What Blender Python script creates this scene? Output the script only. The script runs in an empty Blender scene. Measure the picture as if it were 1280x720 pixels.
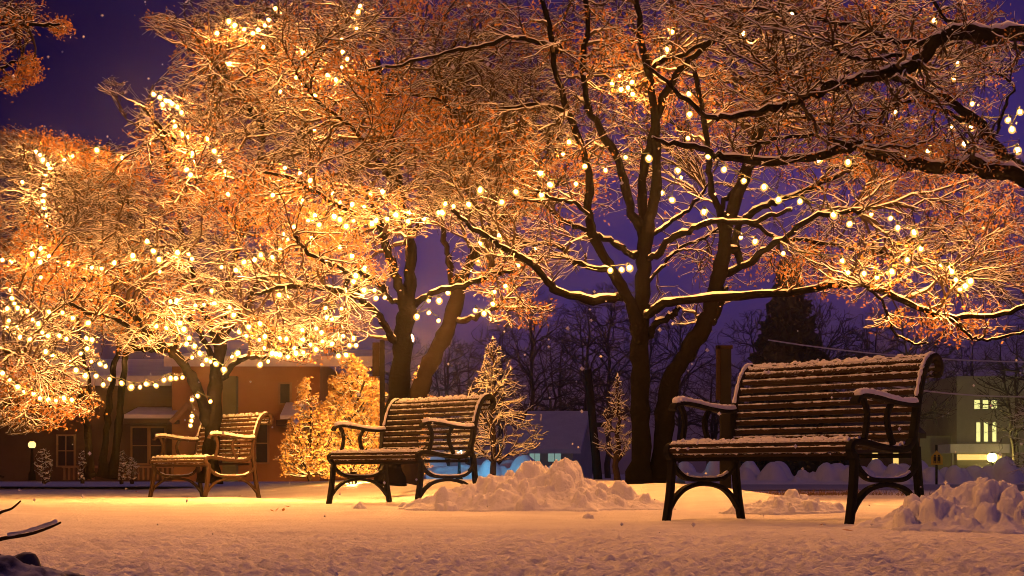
import bpy, math, time
import numpy as np
from mathutils.kdtree import KDTree
T0 = time.time(); HAZE = .0011
rng = np.random.default_rng(11)
scene = bpy.context.scene
col = scene.collection
F, HX, HY, CH = 2100.0, 640.0, 592.0, 0.26      # focal length in photo pixels, vanishing point, camera height

def P(px, py, Y):
    return np.array([(px - HX) / F * Y, Y, CH + (HY - py) / F * Y])

# ------------------------------------------------------------------ objects
def tag(o, label=None, cat=None, group=None, kind=None):
    if label: o['label'] = label
    if cat: o['category'] = cat
    if group: o['group'] = group
    if kind: o['kind'] = kind
    return o

def empty(name, loc, rz=0.0):
    o = bpy.data.objects.new(name, None); col.objects.link(o)
    o.location = [float(c) for c in loc]; o.rotation_euler = (0, 0, rz); o.empty_display_size = .2
    return o

def raw_mesh(name, V, Fc, n, mat, parent=None, smooth=True):
    """V (k,3) ; Fc (m,n) index array, n = 3 or 4"""
    me = bpy.data.meshes.new(name)
    V = np.asarray(V, dtype=np.float32); Fc = np.asarray(Fc, dtype=np.int32)
    me.vertices.add(len(V)); me.vertices.foreach_set('co', V.ravel())
    me.loops.add(Fc.size); me.loops.foreach_set('vertex_index', Fc.ravel())
    me.polygons.add(len(Fc))
    me.polygons.foreach_set('loop_start', np.arange(0, Fc.size, n, dtype=np.int32))
    me.polygons.foreach_set('use_smooth', np.full(len(Fc), smooth, dtype=bool))
    me.update(calc_edges=True)
    if mat: me.materials.append(mat)
    o = bpy.data.objects.new(name, me); col.objects.link(o)
    if parent: o.parent = parent
    return o

def copy_tree(o):
    c = o.copy(); col.objects.link(c)
    for ch in o.children:
        d = ch.copy(); d.parent = c; col.objects.link(d)
    return c
class MB:
    """collects shapes for ONE mesh"""
    def __init__(s): s.v = []; s.f = []
    def add(s, vs, fs):
        b = len(s.v); s.v += [tuple(float(c) for c in v) for v in vs]; s.f += [tuple(b + i for i in f) for f in fs]
    def box(s, x0, x1, y0, y1, z0, z1):
        s.add([(x0,y0,z0),(x1,y0,z0),(x1,y1,z0),(x0,y1,z0),(x0,y0,z1),(x1,y0,z1),(x1,y1,z1),(x0,y1,z1)],
              [(0,3,2,1),(4,5,6,7),(0,1,5,4),(1,2,6,5),(2,3,7,6),(3,0,4,7)])
    def prect(s, px0, px1, py0, py1, Y, dep, o=(0,0,0)):
        a = P(px0, py1, Y) - o; b = P(px1, py0, Y) - o
        s.box(a[0], b[0], a[1], a[1] + dep, a[2], b[2])
    def sweep(s, pts, w, h, closed=False):
        """rectangular bar along a path lying in the local y,z plane at given x: w across x, h in plane"""
        pts = [np.array(p, float) for p in pts]; n = len(pts); ring = []
        for i, p in enumerate(pts):
            t = pts[min(i + 1, n - 1)] - pts[max(i - 1, 0)]; t = t / (np.linalg.norm(t) + 1e-9)
            nrm = np.array([0, -t[2], t[1]])
            hh = h[i] if hasattr(h, '__len__') else h
            b = hh * .22; ww = w / 2
            q = []
            for (a, c) in ((-ww + b*.6, -hh/2), (ww - b*.6, -hh/2), (ww, -hh/2 + b), (ww, hh/2 - b), (ww - b*.6, hh/2), (-ww + b*.6, hh/2), (-ww, hh/2 - b), (-ww, -hh/2 + b)):
                q.append(p + np.array([a, 0, 0]) + nrm * c)
            ring.append(q)
        vs = [v for q in ring for v in q]; fs = []
        for i in range(n - 1):
            for k in range(8):
                k2 = (k + 1) % 8; fs.append((i*8+k, i*8+k2, i*8+8+k2, i*8+8+k))
        fs.append(tuple(range(7, -1, -1))); fs.append(tuple((n-1)*8 + k for k in range(8)))
        s.add(vs, fs)
    def tube(s, pts, r, m=8, caps=True):
        pts = np.array(pts, float); n = len(pts)
        r = np.full(n, r, float) if np.isscalar(r) else np.array(r, float)
        t = np.gradient(pts, axis=0) if n > 2 else np.repeat((pts[1:]-pts[:1]), n, 0)
        t /= np.linalg.norm(t, axis=1, keepdims=True) + 1e-9
        ref = np.where(np.abs(t[:, 2:3]) > .9, [[1., 0, 0]], [[0, 0, 1.]])
        u = np.cross(t, ref); u /= np.linalg.norm(u, axis=1, keepdims=True); v = np.cross(u, t)
        vs = []
        for i in range(n):
            for k in range(m):
                a = 2*math.pi*k/m
                vs.append(pts[i] + r[i]*(math.cos(a)*u[i] + math.sin(a)*v[i]))
        fs = [(i*m+k, i*m+(k+1)%m, (i+1)*m+(k+1)%m, (i+1)*m+k) for i in range(n-1) for k in range(m)]
        if caps: fs += [tuple(range(m-1, -1, -1)), tuple((n-1)*m+k for k in range(m))]
        s.add(vs, fs)
    def lathe(s, prof, c=(0,0,0), m=16):
        """prof: list of (r,z)"""
        vs = []; n = len(prof)
        for (r, z) in prof:
            for k in range(m):
                a = 2*math.pi*k/m; vs.append((c[0]+r*math.cos(a), c[1]+r*math.sin(a), c[2]+z))
        fs = [(i*m+k, i*m+(k+1)%m, (i+1)*m+(k+1)%m, (i+1)*m+k) for i in range(n-1) for k in range(m)]
        fs += [tuple(range(m-1,-1,-1)), tuple((n-1)*m+k for k in range(m))]
        s.add(vs, fs)
    def prism(s, poly, d):
        """poly: list of 3D points (planar), extruded by vector d"""
        n = len(poly); d = np.array(d, float); poly = [np.array(p, float) for p in poly]
        s.add(poly + [p + d for p in poly], [tuple(range(n)), tuple(range(2*n-1, n-1, -1))] + [(i, n+i, n+(i+1)%n, (i+1)%n) for i in range(n)])
    def build(s, name, mat, parent=None, smooth=False, bevel=0):
        me = bpy.data.meshes.new(name); me.from_pydata(s.v, [], s.f); me.update()
        import bmesh
        bm = bmesh.new(); bm.from_mesh(me); bmesh.ops.recalc_face_normals(bm, faces=bm.faces); bm.to_mesh(me); bm.free()
        if mat: me.materials.append(mat)
        if smooth:
            me.polygons.foreach_set('use_smooth', np.ones(len(me.polygons), bool))
            me.set_sharp_from_angle(angle=math.radians(40))
        o = bpy.data.objects.new(name, me); col.objects.link(o)
        if parent: o.parent = parent
        if bevel:
            b = o.modifiers.new('bevel', 'BEVEL'); b.width = bevel; b.segments = 2; b.limit_method = 'ANGLE'
        return o

# ------------------------------------------------------------------ noise
_tab = rng.random((256, 256))
def vnoise(x, y):
    xi = np.floor(x).astype(int); yi = np.floor(y).astype(int); fx = x - xi; fy = y - yi
    fx = fx*fx*(3-2*fx); fy = fy*fy*(3-2*fy)
    g = lambda a, b: _tab[a & 255, b & 255]
    return ((g(xi, yi)*(1-fx) + g(xi+1, yi)*fx)*(1-fy) + (g(xi, yi+1)*(1-fx) + g(xi+1, yi+1)*fx)*fy) - .5
def fbm(x, y, o=4, gain=.5):
    s = 0; a = 1; 
    for k in range(o):
        s = s + a*vnoise(x*2**k + 17.3*k, y*2**k - 9.1*k); a *= gain
    return s
def S(t):
    t = np.clip(t, 0, 1); return t*t*(3-2*t)

# ------------------------------------------------------------------ materials
def mat_base(name):
    m = bpy.data.materials.new(name); m.use_nodes = True
    nt = m.node_tree; return m, nt, nt.nodes['Principled BSDF']
def nd(nt, typ, **kw):
    n = nt.nodes.new(typ)
    for k, v in kw.items(): setattr(n, k, v)
    return n
def noise_node(nt, scale, detail=4, rough=.55):
    tc = nd(nt, 'ShaderNodeTexCoord'); n = nd(nt, 'ShaderNodeTexNoise')
    n.inputs['Scale'].default_value = scale; n.inputs['Detail'].default_value = detail; n.inputs['Roughness'].default_value = rough
    nt.links.new(tc.outputs['Object'], n.inputs['Vector']); return n
def ramp(nt, fac, stops):
    r = nd(nt, 'ShaderNodeValToRGB'); e = r.color_ramp.elements
    while len(e) < len(stops): e.new(.5)
    for i, (p, c) in enumerate(stops):
        e[i].position = p; e[i].color = (*c, 1) if len(c) == 3 else c
    nt.links.new(fac, r.inputs['Fac']); return r
def simple(name, c0, c1=None, scale=8, rough=.8, bump=0, bscale=40, metallic=0, spec=.3):
    m, nt, b = mat_base(name)
    if c1 is None: c1 = tuple(x*.7 for x in c0)
    n = noise_node(nt, scale, 6, .6)
    r = ramp(nt, n.outputs['Fac'], [(.3, c0), (.7, c1)])
    nt.links.new(r.outputs['Color'], b.inputs['Base Color'])
    b.inputs['Roughness'].default_value = rough; b.inputs['Metallic'].default_value = metallic
    b.inputs['Specular IOR Level'].default_value = spec
    if bump:
        n2 = noise_node(nt, bscale, 5); bp = nd(nt, 'ShaderNodeBump'); bp.inputs['Strength'].default_value = bump; bp.inputs['Distance'].default_value = .02
        nt.links.new(n2.outputs['Fac'], bp.inputs['Height']); nt.links.new(bp.outputs['Normal'], b.inputs['Normal'])
    return m
def emit(name, c, s):
    m = bpy.data.materials.new(name); m.use_nodes = True; nt = m.node_tree; nt.nodes.clear()
    e = nd(nt, 'ShaderNodeEmission'); o = nd(nt, 'ShaderNodeOutputMaterial')
    e.inputs['Color'].default_value = (*c, 1); e.inputs['Strength'].default_value = s
    nt.links.new(e.outputs[0], o.inputs['Surface']); return m
def snowy(name, dark, thr=.35, soft=.3, nscale=30, namp=.6, bump=.4, snow=(.85,.86,.9)):
    """a surface with snow lying where it faces up, broken by a noise"""
    m, nt, b = mat_base(name)
    g = nd(nt, 'ShaderNodeNewGeometry'); sx = nd(nt, 'ShaderNodeSeparateXYZ'); nt.links.new(g.outputs['Normal'], sx.inputs[0])
    n = noise_node(nt, nscale, 5, .65)
    a = nd(nt, 'ShaderNodeMath', operation='MULTIPLY_ADD'); nt.links.new(n.outputs['Fac'], a.inputs[0]); a.inputs[1].default_value = namp*2; a.inputs[2].default_value = -namp
    ad = nd(nt, 'ShaderNodeMath', operation='ADD'); nt.links.new(sx.outputs['Z'], ad.inputs[0]); nt.links.new(a.outputs[0], ad.inputs[1])
    mr = nd(nt, 'ShaderNodeMapRange'); mr.inputs['From Min'].default_value = thr; mr.inputs['From Max'].default_value = thr + soft
    nt.links.new(ad.outputs[0], mr.inputs['Value'])
    mx = nd(nt, 'ShaderNodeMix', data_type='RGBA'); mx.inputs['A'].default_value = (*dark, 1); mx.inputs['B'].default_value = (*snow, 1)
    nt.links.new(mr.outputs[0], mx.inputs['Factor']); nt.links.new(mx.outputs['Result'], b.inputs['Base Color'])
    b.inputs['Roughness'].default_value = .75; b.inputs['Specular IOR Level'].default_value = .1
    n2 = noise_node(nt, nscale*1.7, 5); bp = nd(nt, 'ShaderNodeBump'); bp.inputs['Strength'].default_value = bump; bp.inputs['Distance'].default_value = .01
    nt.links.new(n2.outputs['Fac'], bp.inputs['Height']); nt.links.new(bp.outputs['Normal'], b.inputs['Normal'])
    return m

M = {}
M['snow'] = simple('snow', (.86,.86,.9), (.78,.78,.83), 3, .65, .35, 60)
M['ground'] = simple('snow_ground', (.84,.83,.86), (.70,.68,.71), 2.2, .7, .6, 55)
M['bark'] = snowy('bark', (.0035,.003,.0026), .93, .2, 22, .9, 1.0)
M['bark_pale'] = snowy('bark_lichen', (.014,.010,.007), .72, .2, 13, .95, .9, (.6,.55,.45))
M['twig'] = simple('twig_bark', (.035,.02,.013), (.02,.013,.009), 20, spec=.15)
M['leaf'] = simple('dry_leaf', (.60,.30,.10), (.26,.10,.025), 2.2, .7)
M['iron'] = snowy('black_iron', (.006,.0055,.005), 1.0, .35, 60, .35, .15)
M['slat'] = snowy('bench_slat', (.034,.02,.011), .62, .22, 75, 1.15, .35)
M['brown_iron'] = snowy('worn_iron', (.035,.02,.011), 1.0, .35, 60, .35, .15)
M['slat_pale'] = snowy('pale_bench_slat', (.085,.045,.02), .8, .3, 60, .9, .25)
M['bulb'] = emit('bulb_glass', (1, .375, .072), 1700)
M['bulb_dim'] = emit('bulb_glass_dim', (1, .375, .072), 750)
M['wire'] = simple('wire', (.02,.03,.015))
M['dark'] = simple('dark', (.012,.011,.011), (.008,.007,.007), spec=.1)
M['wood'] = simple('wood_post', (.022,.013,.008), (.012,.008,.006), 15, .85, .3)

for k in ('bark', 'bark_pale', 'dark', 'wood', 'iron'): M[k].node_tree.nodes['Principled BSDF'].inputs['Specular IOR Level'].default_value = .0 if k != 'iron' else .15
# ------------------------------------------------------------------ ground
BX, BY = np.array([1.753, 8.64]), np.array([-3.977, 18.6])
_rd = (BY - BX) / np.linalg.norm(BY - BX); _rn = np.array([_rd[1], -_rd[0]])       # points behind the row of benches
def ground_z(x, y):
    s = (x - BX[0])*_rn[0] + (y - BX[1])*_rn[1]
    z = .175*S((s - .9)/2.6)*(1 - S((x - 1.3)/1.6))*(1 - S((y - 22)/5))*S((y - 9)/4)
    near = 1 - S((y - 16)/30)
    z = z + .03*fbm(x*.7, y*.7, 3)*near
    return z
def sinh_axis(lo, hi, n, c, a):
    t0 = math.asinh((lo - c)/a); t1 = math.asinh((hi - c)/a)
    return c + a*np.sinh(np.linspace(t0, t1, n))
gx = sinh_axis(-400, 400, 1500, 0, 1.5)
gy = np.concatenate([np.linspace(-60, 2, 24), 2.2*np.exp(np.arange(0, 940)*.0028), np.geomspace(31, 700, 50)])
GX, GY = np.meshgrid(gx, gy)
fine = np.clip(1.3 - (GY - 3)/9, .12, 1)*(1 - S((np.abs(GX) - 8)/6))
GZ = ground_z(GX, GY) + fine*(.014*fbm(GX*4, GY*3, 3, .5) + .026*fbm(GX*36, GY*26, 4, .6)*(1 - .72*S((GY - 4.5)/4.5)) + .006*vnoise(GX*55, GY*50)) 
GZ = np.where(GY > 40, GZ - .004, GZ)
n0, n1 = GZ.shape
idx = np.arange(n0*n1).reshape(n0, n1)
q = np.stack([idx[:-1,:-1], idx[:-1,1:], idx[1:,1:], idx[1:,:-1]], -1).reshape(-1, 4)
g = raw_mesh('ground', np.stack([GX, GY, GZ], -1).reshape(-1, 3), q, 4, M['ground'])
tag(g, kind='structure')
def gz(x, y): return float(ground_z(np.array(float(x)), np.array(float(y))))

# ------------------------------------------------------------------ batch tubes for branches
def tubes(Pt, R, m):
    """Pt (N,K,3), R (N,K) -> verts, quads"""
    N, K, _ = Pt.shape
    t = np.gradient(Pt, axis=1); t /= np.linalg.norm(t, axis=2, keepdims=True) + 1e-9
    mt = np.abs(t).mean(1); ref = np.eye(3)[np.argmin(mt, axis=1)][:, None, :]
    u = np.cross(t, ref); u /= np.linalg.norm(u, axis=2, keepdims=True) + 1e-9; v = np.cross(u, t)
    a = 2*np.pi*np.arange(m)/m + .5
    V = Pt[:, :, None, :] + R[:, :, None, None]*(np.cos(a)[None, None, :, None]*u[:, :, None, :] + np.sin(a)[None, None, :, None]*v[:, :, None, :])
    ii = np.arange(N*K*m).reshape(N, K, m)
    A = ii[:, :-1, :]; B = np.roll(ii, -1, 2)[:, :-1, :]; C = np.roll(ii, -1, 2)[:, 1:, :]; D = ii[:, 1:, :]
    return V.reshape(-1, 3), np.stack([A, B, C, D], -1).reshape(-1, 4)
def snow_on(Pt, R, lo=.004, k=.85):
    """the snow lying on top of branches: a second tube raised a little, thinner where the branch is steep"""
    t = np.gradient(Pt, axis=1); t /= np.linalg.norm(t, axis=2, keepdims=True) + 1e-9
    hz = np.sqrt(np.clip(1 - t[..., 2]**2, 0, 1)); hz = np.clip((hz - .35)/.55, 0, 1)
    jit = .75 + .5*rng.random(R.shape)
    Rs = np.maximum(R*k, lo*np.minimum(1, R/.003))*hz*jit
    Q = Pt.copy(); Q[..., 2] += R*.55 + Rs*.35
    return Q, Rs
class Batch:
    def __init__(s): s.V = []; s.F = []; s.n = 0
    def add(s, VF):
        V, Fq = VF; s.V.append(V); s.F.append(Fq + s.n); s.n += len(V)
    def build(s, name, mat, parent):
        if not s.V: return None
        return raw_mesh(name, np.concatenate(s.V), np.concatenate(s.F), 4, mat, parent)

def resample(pts, n):
    pts = np.array(pts, float)
    if len(pts) == 2: pts = np.array([pts[0], pts.mean(0), pts[1]])
    # Catmull-Rom
    p = np.vstack([2*pts[0]-pts[1], pts, 2*pts[-1]-pts[-2]]); out = []
    ts = np.linspace(0, len(pts)-1-1e-6, n)
    for t in ts:
        i = int(t); f = t - i; a, b, c, d = p[i], p[i+1], p[i+2], p[i+3]
        out.append(.5*((2*b) + (-a+c)*f + (2*a-5*b+4*c-d)*f*f + (-a+3*b-3*c+d)*f**3))
    return np.array(out)

def sample_blobs(blobs, n):
    w = np.array([b[-1] if len(b) > 6 else b[2]*b[3] for b in blobs], float); w /= w.sum()
    k = rng.choice(len(blobs), n, p=w); B = np.array([b[:6] for b in blobs], float)[k]
    d = rng.normal(size=(n, 3)); d /= np.linalg.norm(d, axis=1, keepdims=True); d *= rng.random((n, 1))**(1/2.3)
    px = B[:, 0] + d[:, 0]*B[:, 2]; py = B[:, 1] + d[:, 1]*B[:, 3]; Y = B[:, 4] + d[:, 2]*B[:, 5]
    return np.stack([(px-HX)/F*Y, Y, CH + (HY-py)/F*Y], -1)

def grow(nodes, T, K, r0, r1, wob, rmul, up=.0, maxlen=9):
    """connect every target to a near node of the skeleton by a bent branch"""
    pos, dr, rad = nodes
    kd = KDTree(len(pos))
    for i, p in enumerate(pos): kd.insert(p, i)
    kd.balance()
    sel = np.empty(len(T), int)
    for i, t in enumerate(T):
        best = 1e9
        for (co, j, dist) in kd.find_n(t, 6):
            v = (t - pos[j])/(dist + 1e-6); c = dist*(1.25 - .75*float(v @ dr[j]))
            if c < best: best = c; sel[i] = j
    A = pos[sel]; D = T - A; L = np.linalg.norm(D, axis=1, keepdims=True); ok = (L[:, 0] > .03) & (L[:, 0] < maxlen)
    A, D, L, sel = A[ok], D[ok], L[ok], sel[ok]; Tt = T[ok]; n = len(A)
    d0 = dr[sel]*.65 + D/L; d0 /= np.linalg.norm(d0, axis=1, keepdims=True)
    d1 = D/L + rng.normal(size=(n, 3))*.35; d1[:, 2] += up
    c1 = A + d0*L*.38; c2 = Tt - d1*L*.33
    s = np.linspace(0, 1, K)[None, :, None]
    Pt = A[:, None]*(1-s)**3 + 3*c1[:, None]*s*(1-s)**2 + 3*c2[:, None]*s*s*(1-s) + Tt[:, None]*s**3
    w = rng.normal(size=(n, K, 3))*wob*L[:, None]*np.sin(np.pi*np.linspace(.0, 1, K))[None, :, None]
    Pt = Pt + w
    ra = np.minimum(rad[sel]*rmul, r0)[:, None]; s1 = s[:, :, 0]
    R = ra*(1 - s1) + np.minimum(r1, ra)*s1
    return Pt, R
def add_nodes(nodes, Pt, R):
    t = np.gradient(Pt, axis=1); t /= np.linalg.norm(t, axis=2, keepdims=True) + 1e-9
    return (np.concatenate([nodes[0], Pt[:, 1:].reshape(-1, 3)]), np.concatenate([nodes[1], t[:, 1:].reshape(-1, 3)]), np.concatenate([nodes[2], R[:, 1:].ravel()]))

def leaves_mesh(C, size, name, mat, parent):
    n = len(C)
    a = rng.normal(size=(n, 3)); a /= np.linalg.norm(a, axis=1, keepdims=True)
    b = np.cross(a, rng.normal(size=(n, 3))); b /= np.linalg.norm(b, axis=1, keepdims=True); c = np.cross(a, b)
    s = (size*(.6 + .8*rng.random((n, 1))))
    V = np.stack([C - a*s, C + b*s*.55 + c*s*.2, C + a*s, C - b*s*.55 + c*s*.2], 1).reshape(-1, 3)
    return raw_mesh(name, V, np.arange(4*n).reshape(n, 4), 4, mat, parent, smooth=False)

def tree(name, label, Y, limbs, blobs, counts, group=None, bark='bark', leaf=0, radii=((.023,.007),(.010,.004),(.0042,.0022)), wob=(.05,.05,.06), snowk=(.8,.9,1.0), cat='tree', leafsize=.017, base=None):
    x, y, _ = P(limbs[0][0][0][0], limbs[0][0][0][1], Y)
    root = empty(name, (0, 0, 0)); 
    trunk, tsn, crown, csn = Batch(), Batch(), Batch(), Batch()
    pos, dr, rad = [], [], []
    base_pt = None
    for li, (pts, r0, r1, dy0, dy1) in enumerate(limbs):
        n = len(pts); L = []
        for i, (px, py) in enumerate(pts):
            Yi = Y + dy0 + (dy1 - dy0)*i/max(n-1, 1); L.append(P(px, py, Yi))
        if li and abs(pts[0][1] - limbs[0][0][0][1]) > 25:      # begin inside the limb it springs from
            allc = np.concatenate(pos); dd = np.linalg.norm(allc - L[0], axis=1) + .9*np.clip(allc[:, 2] - L[0][2] + .02, 0, 1); j = int(np.argmin(dd))
            if dd[j] < .7: L = [allc[j]] + L; n += 1
        K = 4*n + 2; C = resample(L, K); C[1:-1] += rng.normal(size=(K-2, 3))*.008
        if li == 0: base_pt = C[0].copy()
        s = np.linspace(0, 1, K); R = (r0*(1-s) + r1*s)*.93*Y/F
        R = R*(1 + .10*np.sin(s*40 + li*3))
        if li == 0 or (abs(pts[0][1] - limbs[0][0][0][1]) < 25):   # root flare
            R[0] *= 1.55; R[1] *= 1.3; R[2] *= 1.1
        trunk.add(tubes(C[None], R[None], 12))
        Q, Rs = snow_on(C[None], R[None], .006, .6); tsn.add(tubes(Q, Rs, 8))
        t = np.gradient(C, axis=0); t /= np.linalg.norm(t, axis=1, keepdims=True)
        lo = 0 if li else K//4
        pos.append(C[lo:]); dr.append(t[lo:]); rad.append(R[lo:])
    root.location = (base_pt[0], base_pt[1], base_pt[2])
    nodes = (np.concatenate(pos), np.concatenate(dr), np.concatenate(rad))
    allp = []
    for lv, cnt in enumerate(counts):
        Tg = sample_blobs(blobs, cnt); K = (9, 6, 5)[lv]
        Pt, R = grow(nodes, Tg, K, radii[lv][0], radii[lv][1], wob[lv]*.5, .8, up=.12, maxlen=(6, 1.8, .8)[lv])
        (crown).add(tubes(Pt, R, (6, 4, 3)[lv]))
        Q, Rs = snow_on(Pt, R, (.006, .0045, .0034)[lv], snowk[lv]); csn.add(tubes(Q, Rs, (6, 4, 3)[lv]))
        nodes = add_nodes(nodes, Pt, R)
        if lv == len(counts) - 1: tips = Pt
    off = -base_pt
    for b in (trunk, tsn, crown, csn): b.V = [v + off for v in b.V]
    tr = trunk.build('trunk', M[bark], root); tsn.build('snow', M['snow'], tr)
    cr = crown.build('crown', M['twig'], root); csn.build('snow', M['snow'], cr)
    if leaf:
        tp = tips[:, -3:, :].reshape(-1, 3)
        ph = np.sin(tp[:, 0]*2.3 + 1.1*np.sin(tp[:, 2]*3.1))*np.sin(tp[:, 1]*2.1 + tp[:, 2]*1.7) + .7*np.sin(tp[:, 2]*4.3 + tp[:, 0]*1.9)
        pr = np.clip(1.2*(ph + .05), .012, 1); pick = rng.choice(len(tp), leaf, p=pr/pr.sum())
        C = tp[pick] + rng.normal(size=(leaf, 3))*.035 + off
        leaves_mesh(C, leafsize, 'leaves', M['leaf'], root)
    tag(root, label, cat, group)
    return root

# ---- the big double-stemmed tree in the middle
L1 = [
 ([(800,606),(801,520),(800,440),(801,380)], 13, 12, 0, 0),
 ([(822,610),(830,540),(838,480),(860,440),(880,405),(895,360),(905,320),(910,280),(925,240),(940,200),(950,160),(962,110),(970,40),(985,-40)], 14, 3.6, .1, -.5),
 ([(801,400),(806,330),(810,285),(818,240),(822,200),(816,120),(802,50),(790,-30)], 11, 3.4, 0, -.5),
 ([(798,420),(790,385),(775,355),(757,325),(740,290),(734,255),(738,225),(722,170),(700,110),(688,40),(672,-30)], 9, 2.8, -.1, -.6),
 ([(803,330),(801,290),(790,265),(782,235),(772,200),(757,175),(735,135),(735,135),(728,80),(735,30),(728,-20)], 7.5, 3, 0, -.5),
 ([(806,320),(805,265),(803,225),(812,180),(830,120),(850,90),(880,60),(930,20)], 7.5, 3.4, .1, -.6),
 ([(775,372),(740,376),(700,365),(682,348),(662,328),(640,316),(618,303),(590,285),(565,262)], 6.5, 2.2, -.1, -1.4),
 ([(752,337),(715,326),(704,312),(690,305),(660,303),(632,298)], 4, 1.8, -.3, .8),
 ([(788,318),(770,305),(745,293),(722,283),(700,275),(688,262),(670,252),(640,247)], 5, 2, 0, 1.0),
 ([(738,275),(722,255),(700,250),(670,238)], 3, 1.6, -.3, -1.2),
 ([(808,322),(824,318),(835,300),(862,288),(885,278),(905,276),(940,278),(962,270),(990,262)], 5, 2.4, -.1, -1.4),
 ([(812,392),(830,380),(880,373),(960,368),(1040,357),(1080,356),(1120,371),(1165,393),(1205,396),(1250,393),(1290,378)], 6.2, 2.4, -.1, -2.0),
 ([(1165,393),(1190,400),(1215,420),(1240,425),(1285,412)], 2.2, 1.4, -1.5, -2),
 ([(1082,357),(1100,370),(1110,395),(1120,415),(1140,428),(1160,430)], 2, 1.2, -1.3, -1.6),
 ([(812,420),(817,407),(838,396),(848,384)], 5.5, 3.6, 0, -.3),
 ([(906,345),(935,330),(960,310),(985,295),(1015,272),(1045,268),(1080,262)], 5.5, 2.4, .3, -.6),
 ([(920,288),(945,262),(970,252),(1005,240),(1040,222),(1075,205),(1120,190)], 5.5, 2.4, .4, 1.0),
 ([(905,305),(899,262),(889,238),(886,200),(880,150),(868,90)], 5.5, 3, .1, -.6),
 ([(902,262),(916,240),(932,205),(945,170)], 4, 3, .3, .5),
 ([(812,350),(830,330),(850,310),(880,298),(900,285)], 3.2, 1.6, .1, 1.0),
 ([(806,300),(826,285),(850,270),(872,250),(885,230)], 4, 2, 0, .9),
 ([(700,60),(670,52),(640,47),(600,58),(560,66),(510,78),(460,88)], 3.6, 1.6, -.5, -1.0),
 ([(708,140),(670,132),(620,136),(575,138),(540,122),(470,117)], 3.6, 1.6, -.5, .4),
 ([(812,90),(826,76),(850,70),(880,55),(930,30),(990,10)], 3.4, 2, .1, -1.2),
 ([(950,165),(975,140),(1005,120),(1050,95),(1110,70),(1180,50)], 4.4, 2, .6, 1.4),
 ([(912,270),(950,285),(975,300),(1010,300),(1060,310),(1120,318),(1200,340),(1260,345)], 3.6, 1.6, .4, .9),
 ([(892,400),(902,376),(908,360)], 5, 4, .3, .2),
]
B1 = [(700,80,190,150,17.1,2.2,2.8),(870,50,200,130,17.3,2.3,2.7),(1060,70,220,150,17.4,2.6,3.0),(640,200,130,110,16.6,2.0,1.2),(790,190,130,90,17.3,1.8,.85),
      (960,160,150,100,17.4,1.9,1.05),(1130,230,150,90,16.8,2.0,1.5),(1130,330,170,60,15.6,1.6,1.0),(1240,300,90,110,16.2,2,.9),(660,310,90,50,15.8,1.4,.45),(900,320,90,45,17.2,1.2,.22),
      (860,380,60,30,16.4,.8,.06),(1180,400,110,30,14.6,.7,.15),(1010,310,80,60,17.2,1.2,.35)]
tree('tree', 'tall snow dusted tree with two black stems leaning apart, behind the snow heap', 16, L1, B1, (290, 2700, 15500), leaf=27000)

# ---- the tree behind the middle bench and the pale leaning one beside it
L2 = [
 ([(487,605),(490,560),(495,510),(502,450),(507,400),(509,372)], 15, 12, 0, 0),
 ([(508,385),(497,352),(487,322),(478,292),(470,265),(455,235)], 8, 3.5, 0, -.4),
 ([(508,385),(513,345),(513,310),(508,280),(500,240),(492,190),(480,130),(470,60)], 10, 3, 0, .4),
 ([(490,425),(485,412),(474,394),(455,378),(430,364),(400,360),(370,358),(345,361),(318,368)], 5.5, 2, -.1, -1.0),
 ([(488,374),(470,352),(447,340),(436,346),(432,362)], 3.6, 3, 0, -.6),
 ([(452,377),(440,348),(420,333),(400,325),(378,308),(368,293)], 3.5, 2, -.4, -1.4),
 ([(516,382),(530,372),(550,364),(580,357),(612,343),(645,338)], 5.5, 2, .1, -.9),
 ([(511,300),(530,270),(560,240),(590,205),(620,170)], 5, 2, .1, .9),
 ([(480,290),(450,270),(410,250),(370,225),(330,215)], 4, 1.8, -.4, -1.2),
 ([(500,240),(470,200),(440,160),(400,130),(370,90)], 4, 1.8, .1, -.8),
 ([(492,190),(520,150),(545,100),(570,50)], 4, 2, .2, .9),
]
B2 = [(470,120,150,130,17.2,2.4,2.6),(560,170,120,110,17,2.2,1.7),(420,240,120,80,16.8,2,1.4),(520,250,110,50,16.6,1.8,.8),(400,330,110,50,16.6,1.6,.8),(600,60,110,90,17.4,2,1.0),
      (395,400,90,40,16.4,1.3,.6),(450,30,120,80,17,2,1.0)]
tree('tree', 'black trunked tree with spreading crown right behind the middle bench', 17, L2, B2, (150, 1200, 8300), leaf=18000)
L3 = [
 ([(507,604),(513,555),(520,510),(527,480),(537,455),(550,430),(562,405),(571,372),(578,345)], 13, 10, .3, .3),
 ([(576,352),(590,322),(602,303),(615,285),(640,262),(670,230),(690,190),(700,140)], 8.5, 2.5, .3, 1.0),
 ([(568,380),(563,345),(559,315),(553,288),(556,250),(570,200),(580,140)], 5.5, 2, .3, .0),
 ([(567,402),(588,399),(608,390),(632,374)], 5, 2.2, .3, -.3),
 ([(577,352),(600,353),(640,337),(664,325)], 3.5, 1.6, .3, .9),
]
B3 = [(600,240,90,70,17.4,1.6,1.0),(640,180,90,100,17.8,1.8,1.2),(570,150,80,90,17.6,1.6,.9),(625,335,70,45,17.2,1.2,.35),(650,390,50,25,17,.7,.12)]
tree('tree', 'leaning tree with pale snow streaked bark, right of the black trunk by the middle bench', 17.4, L3, B3, (70, 500, 3400), bark='bark_pale', leaf=6000)

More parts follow.
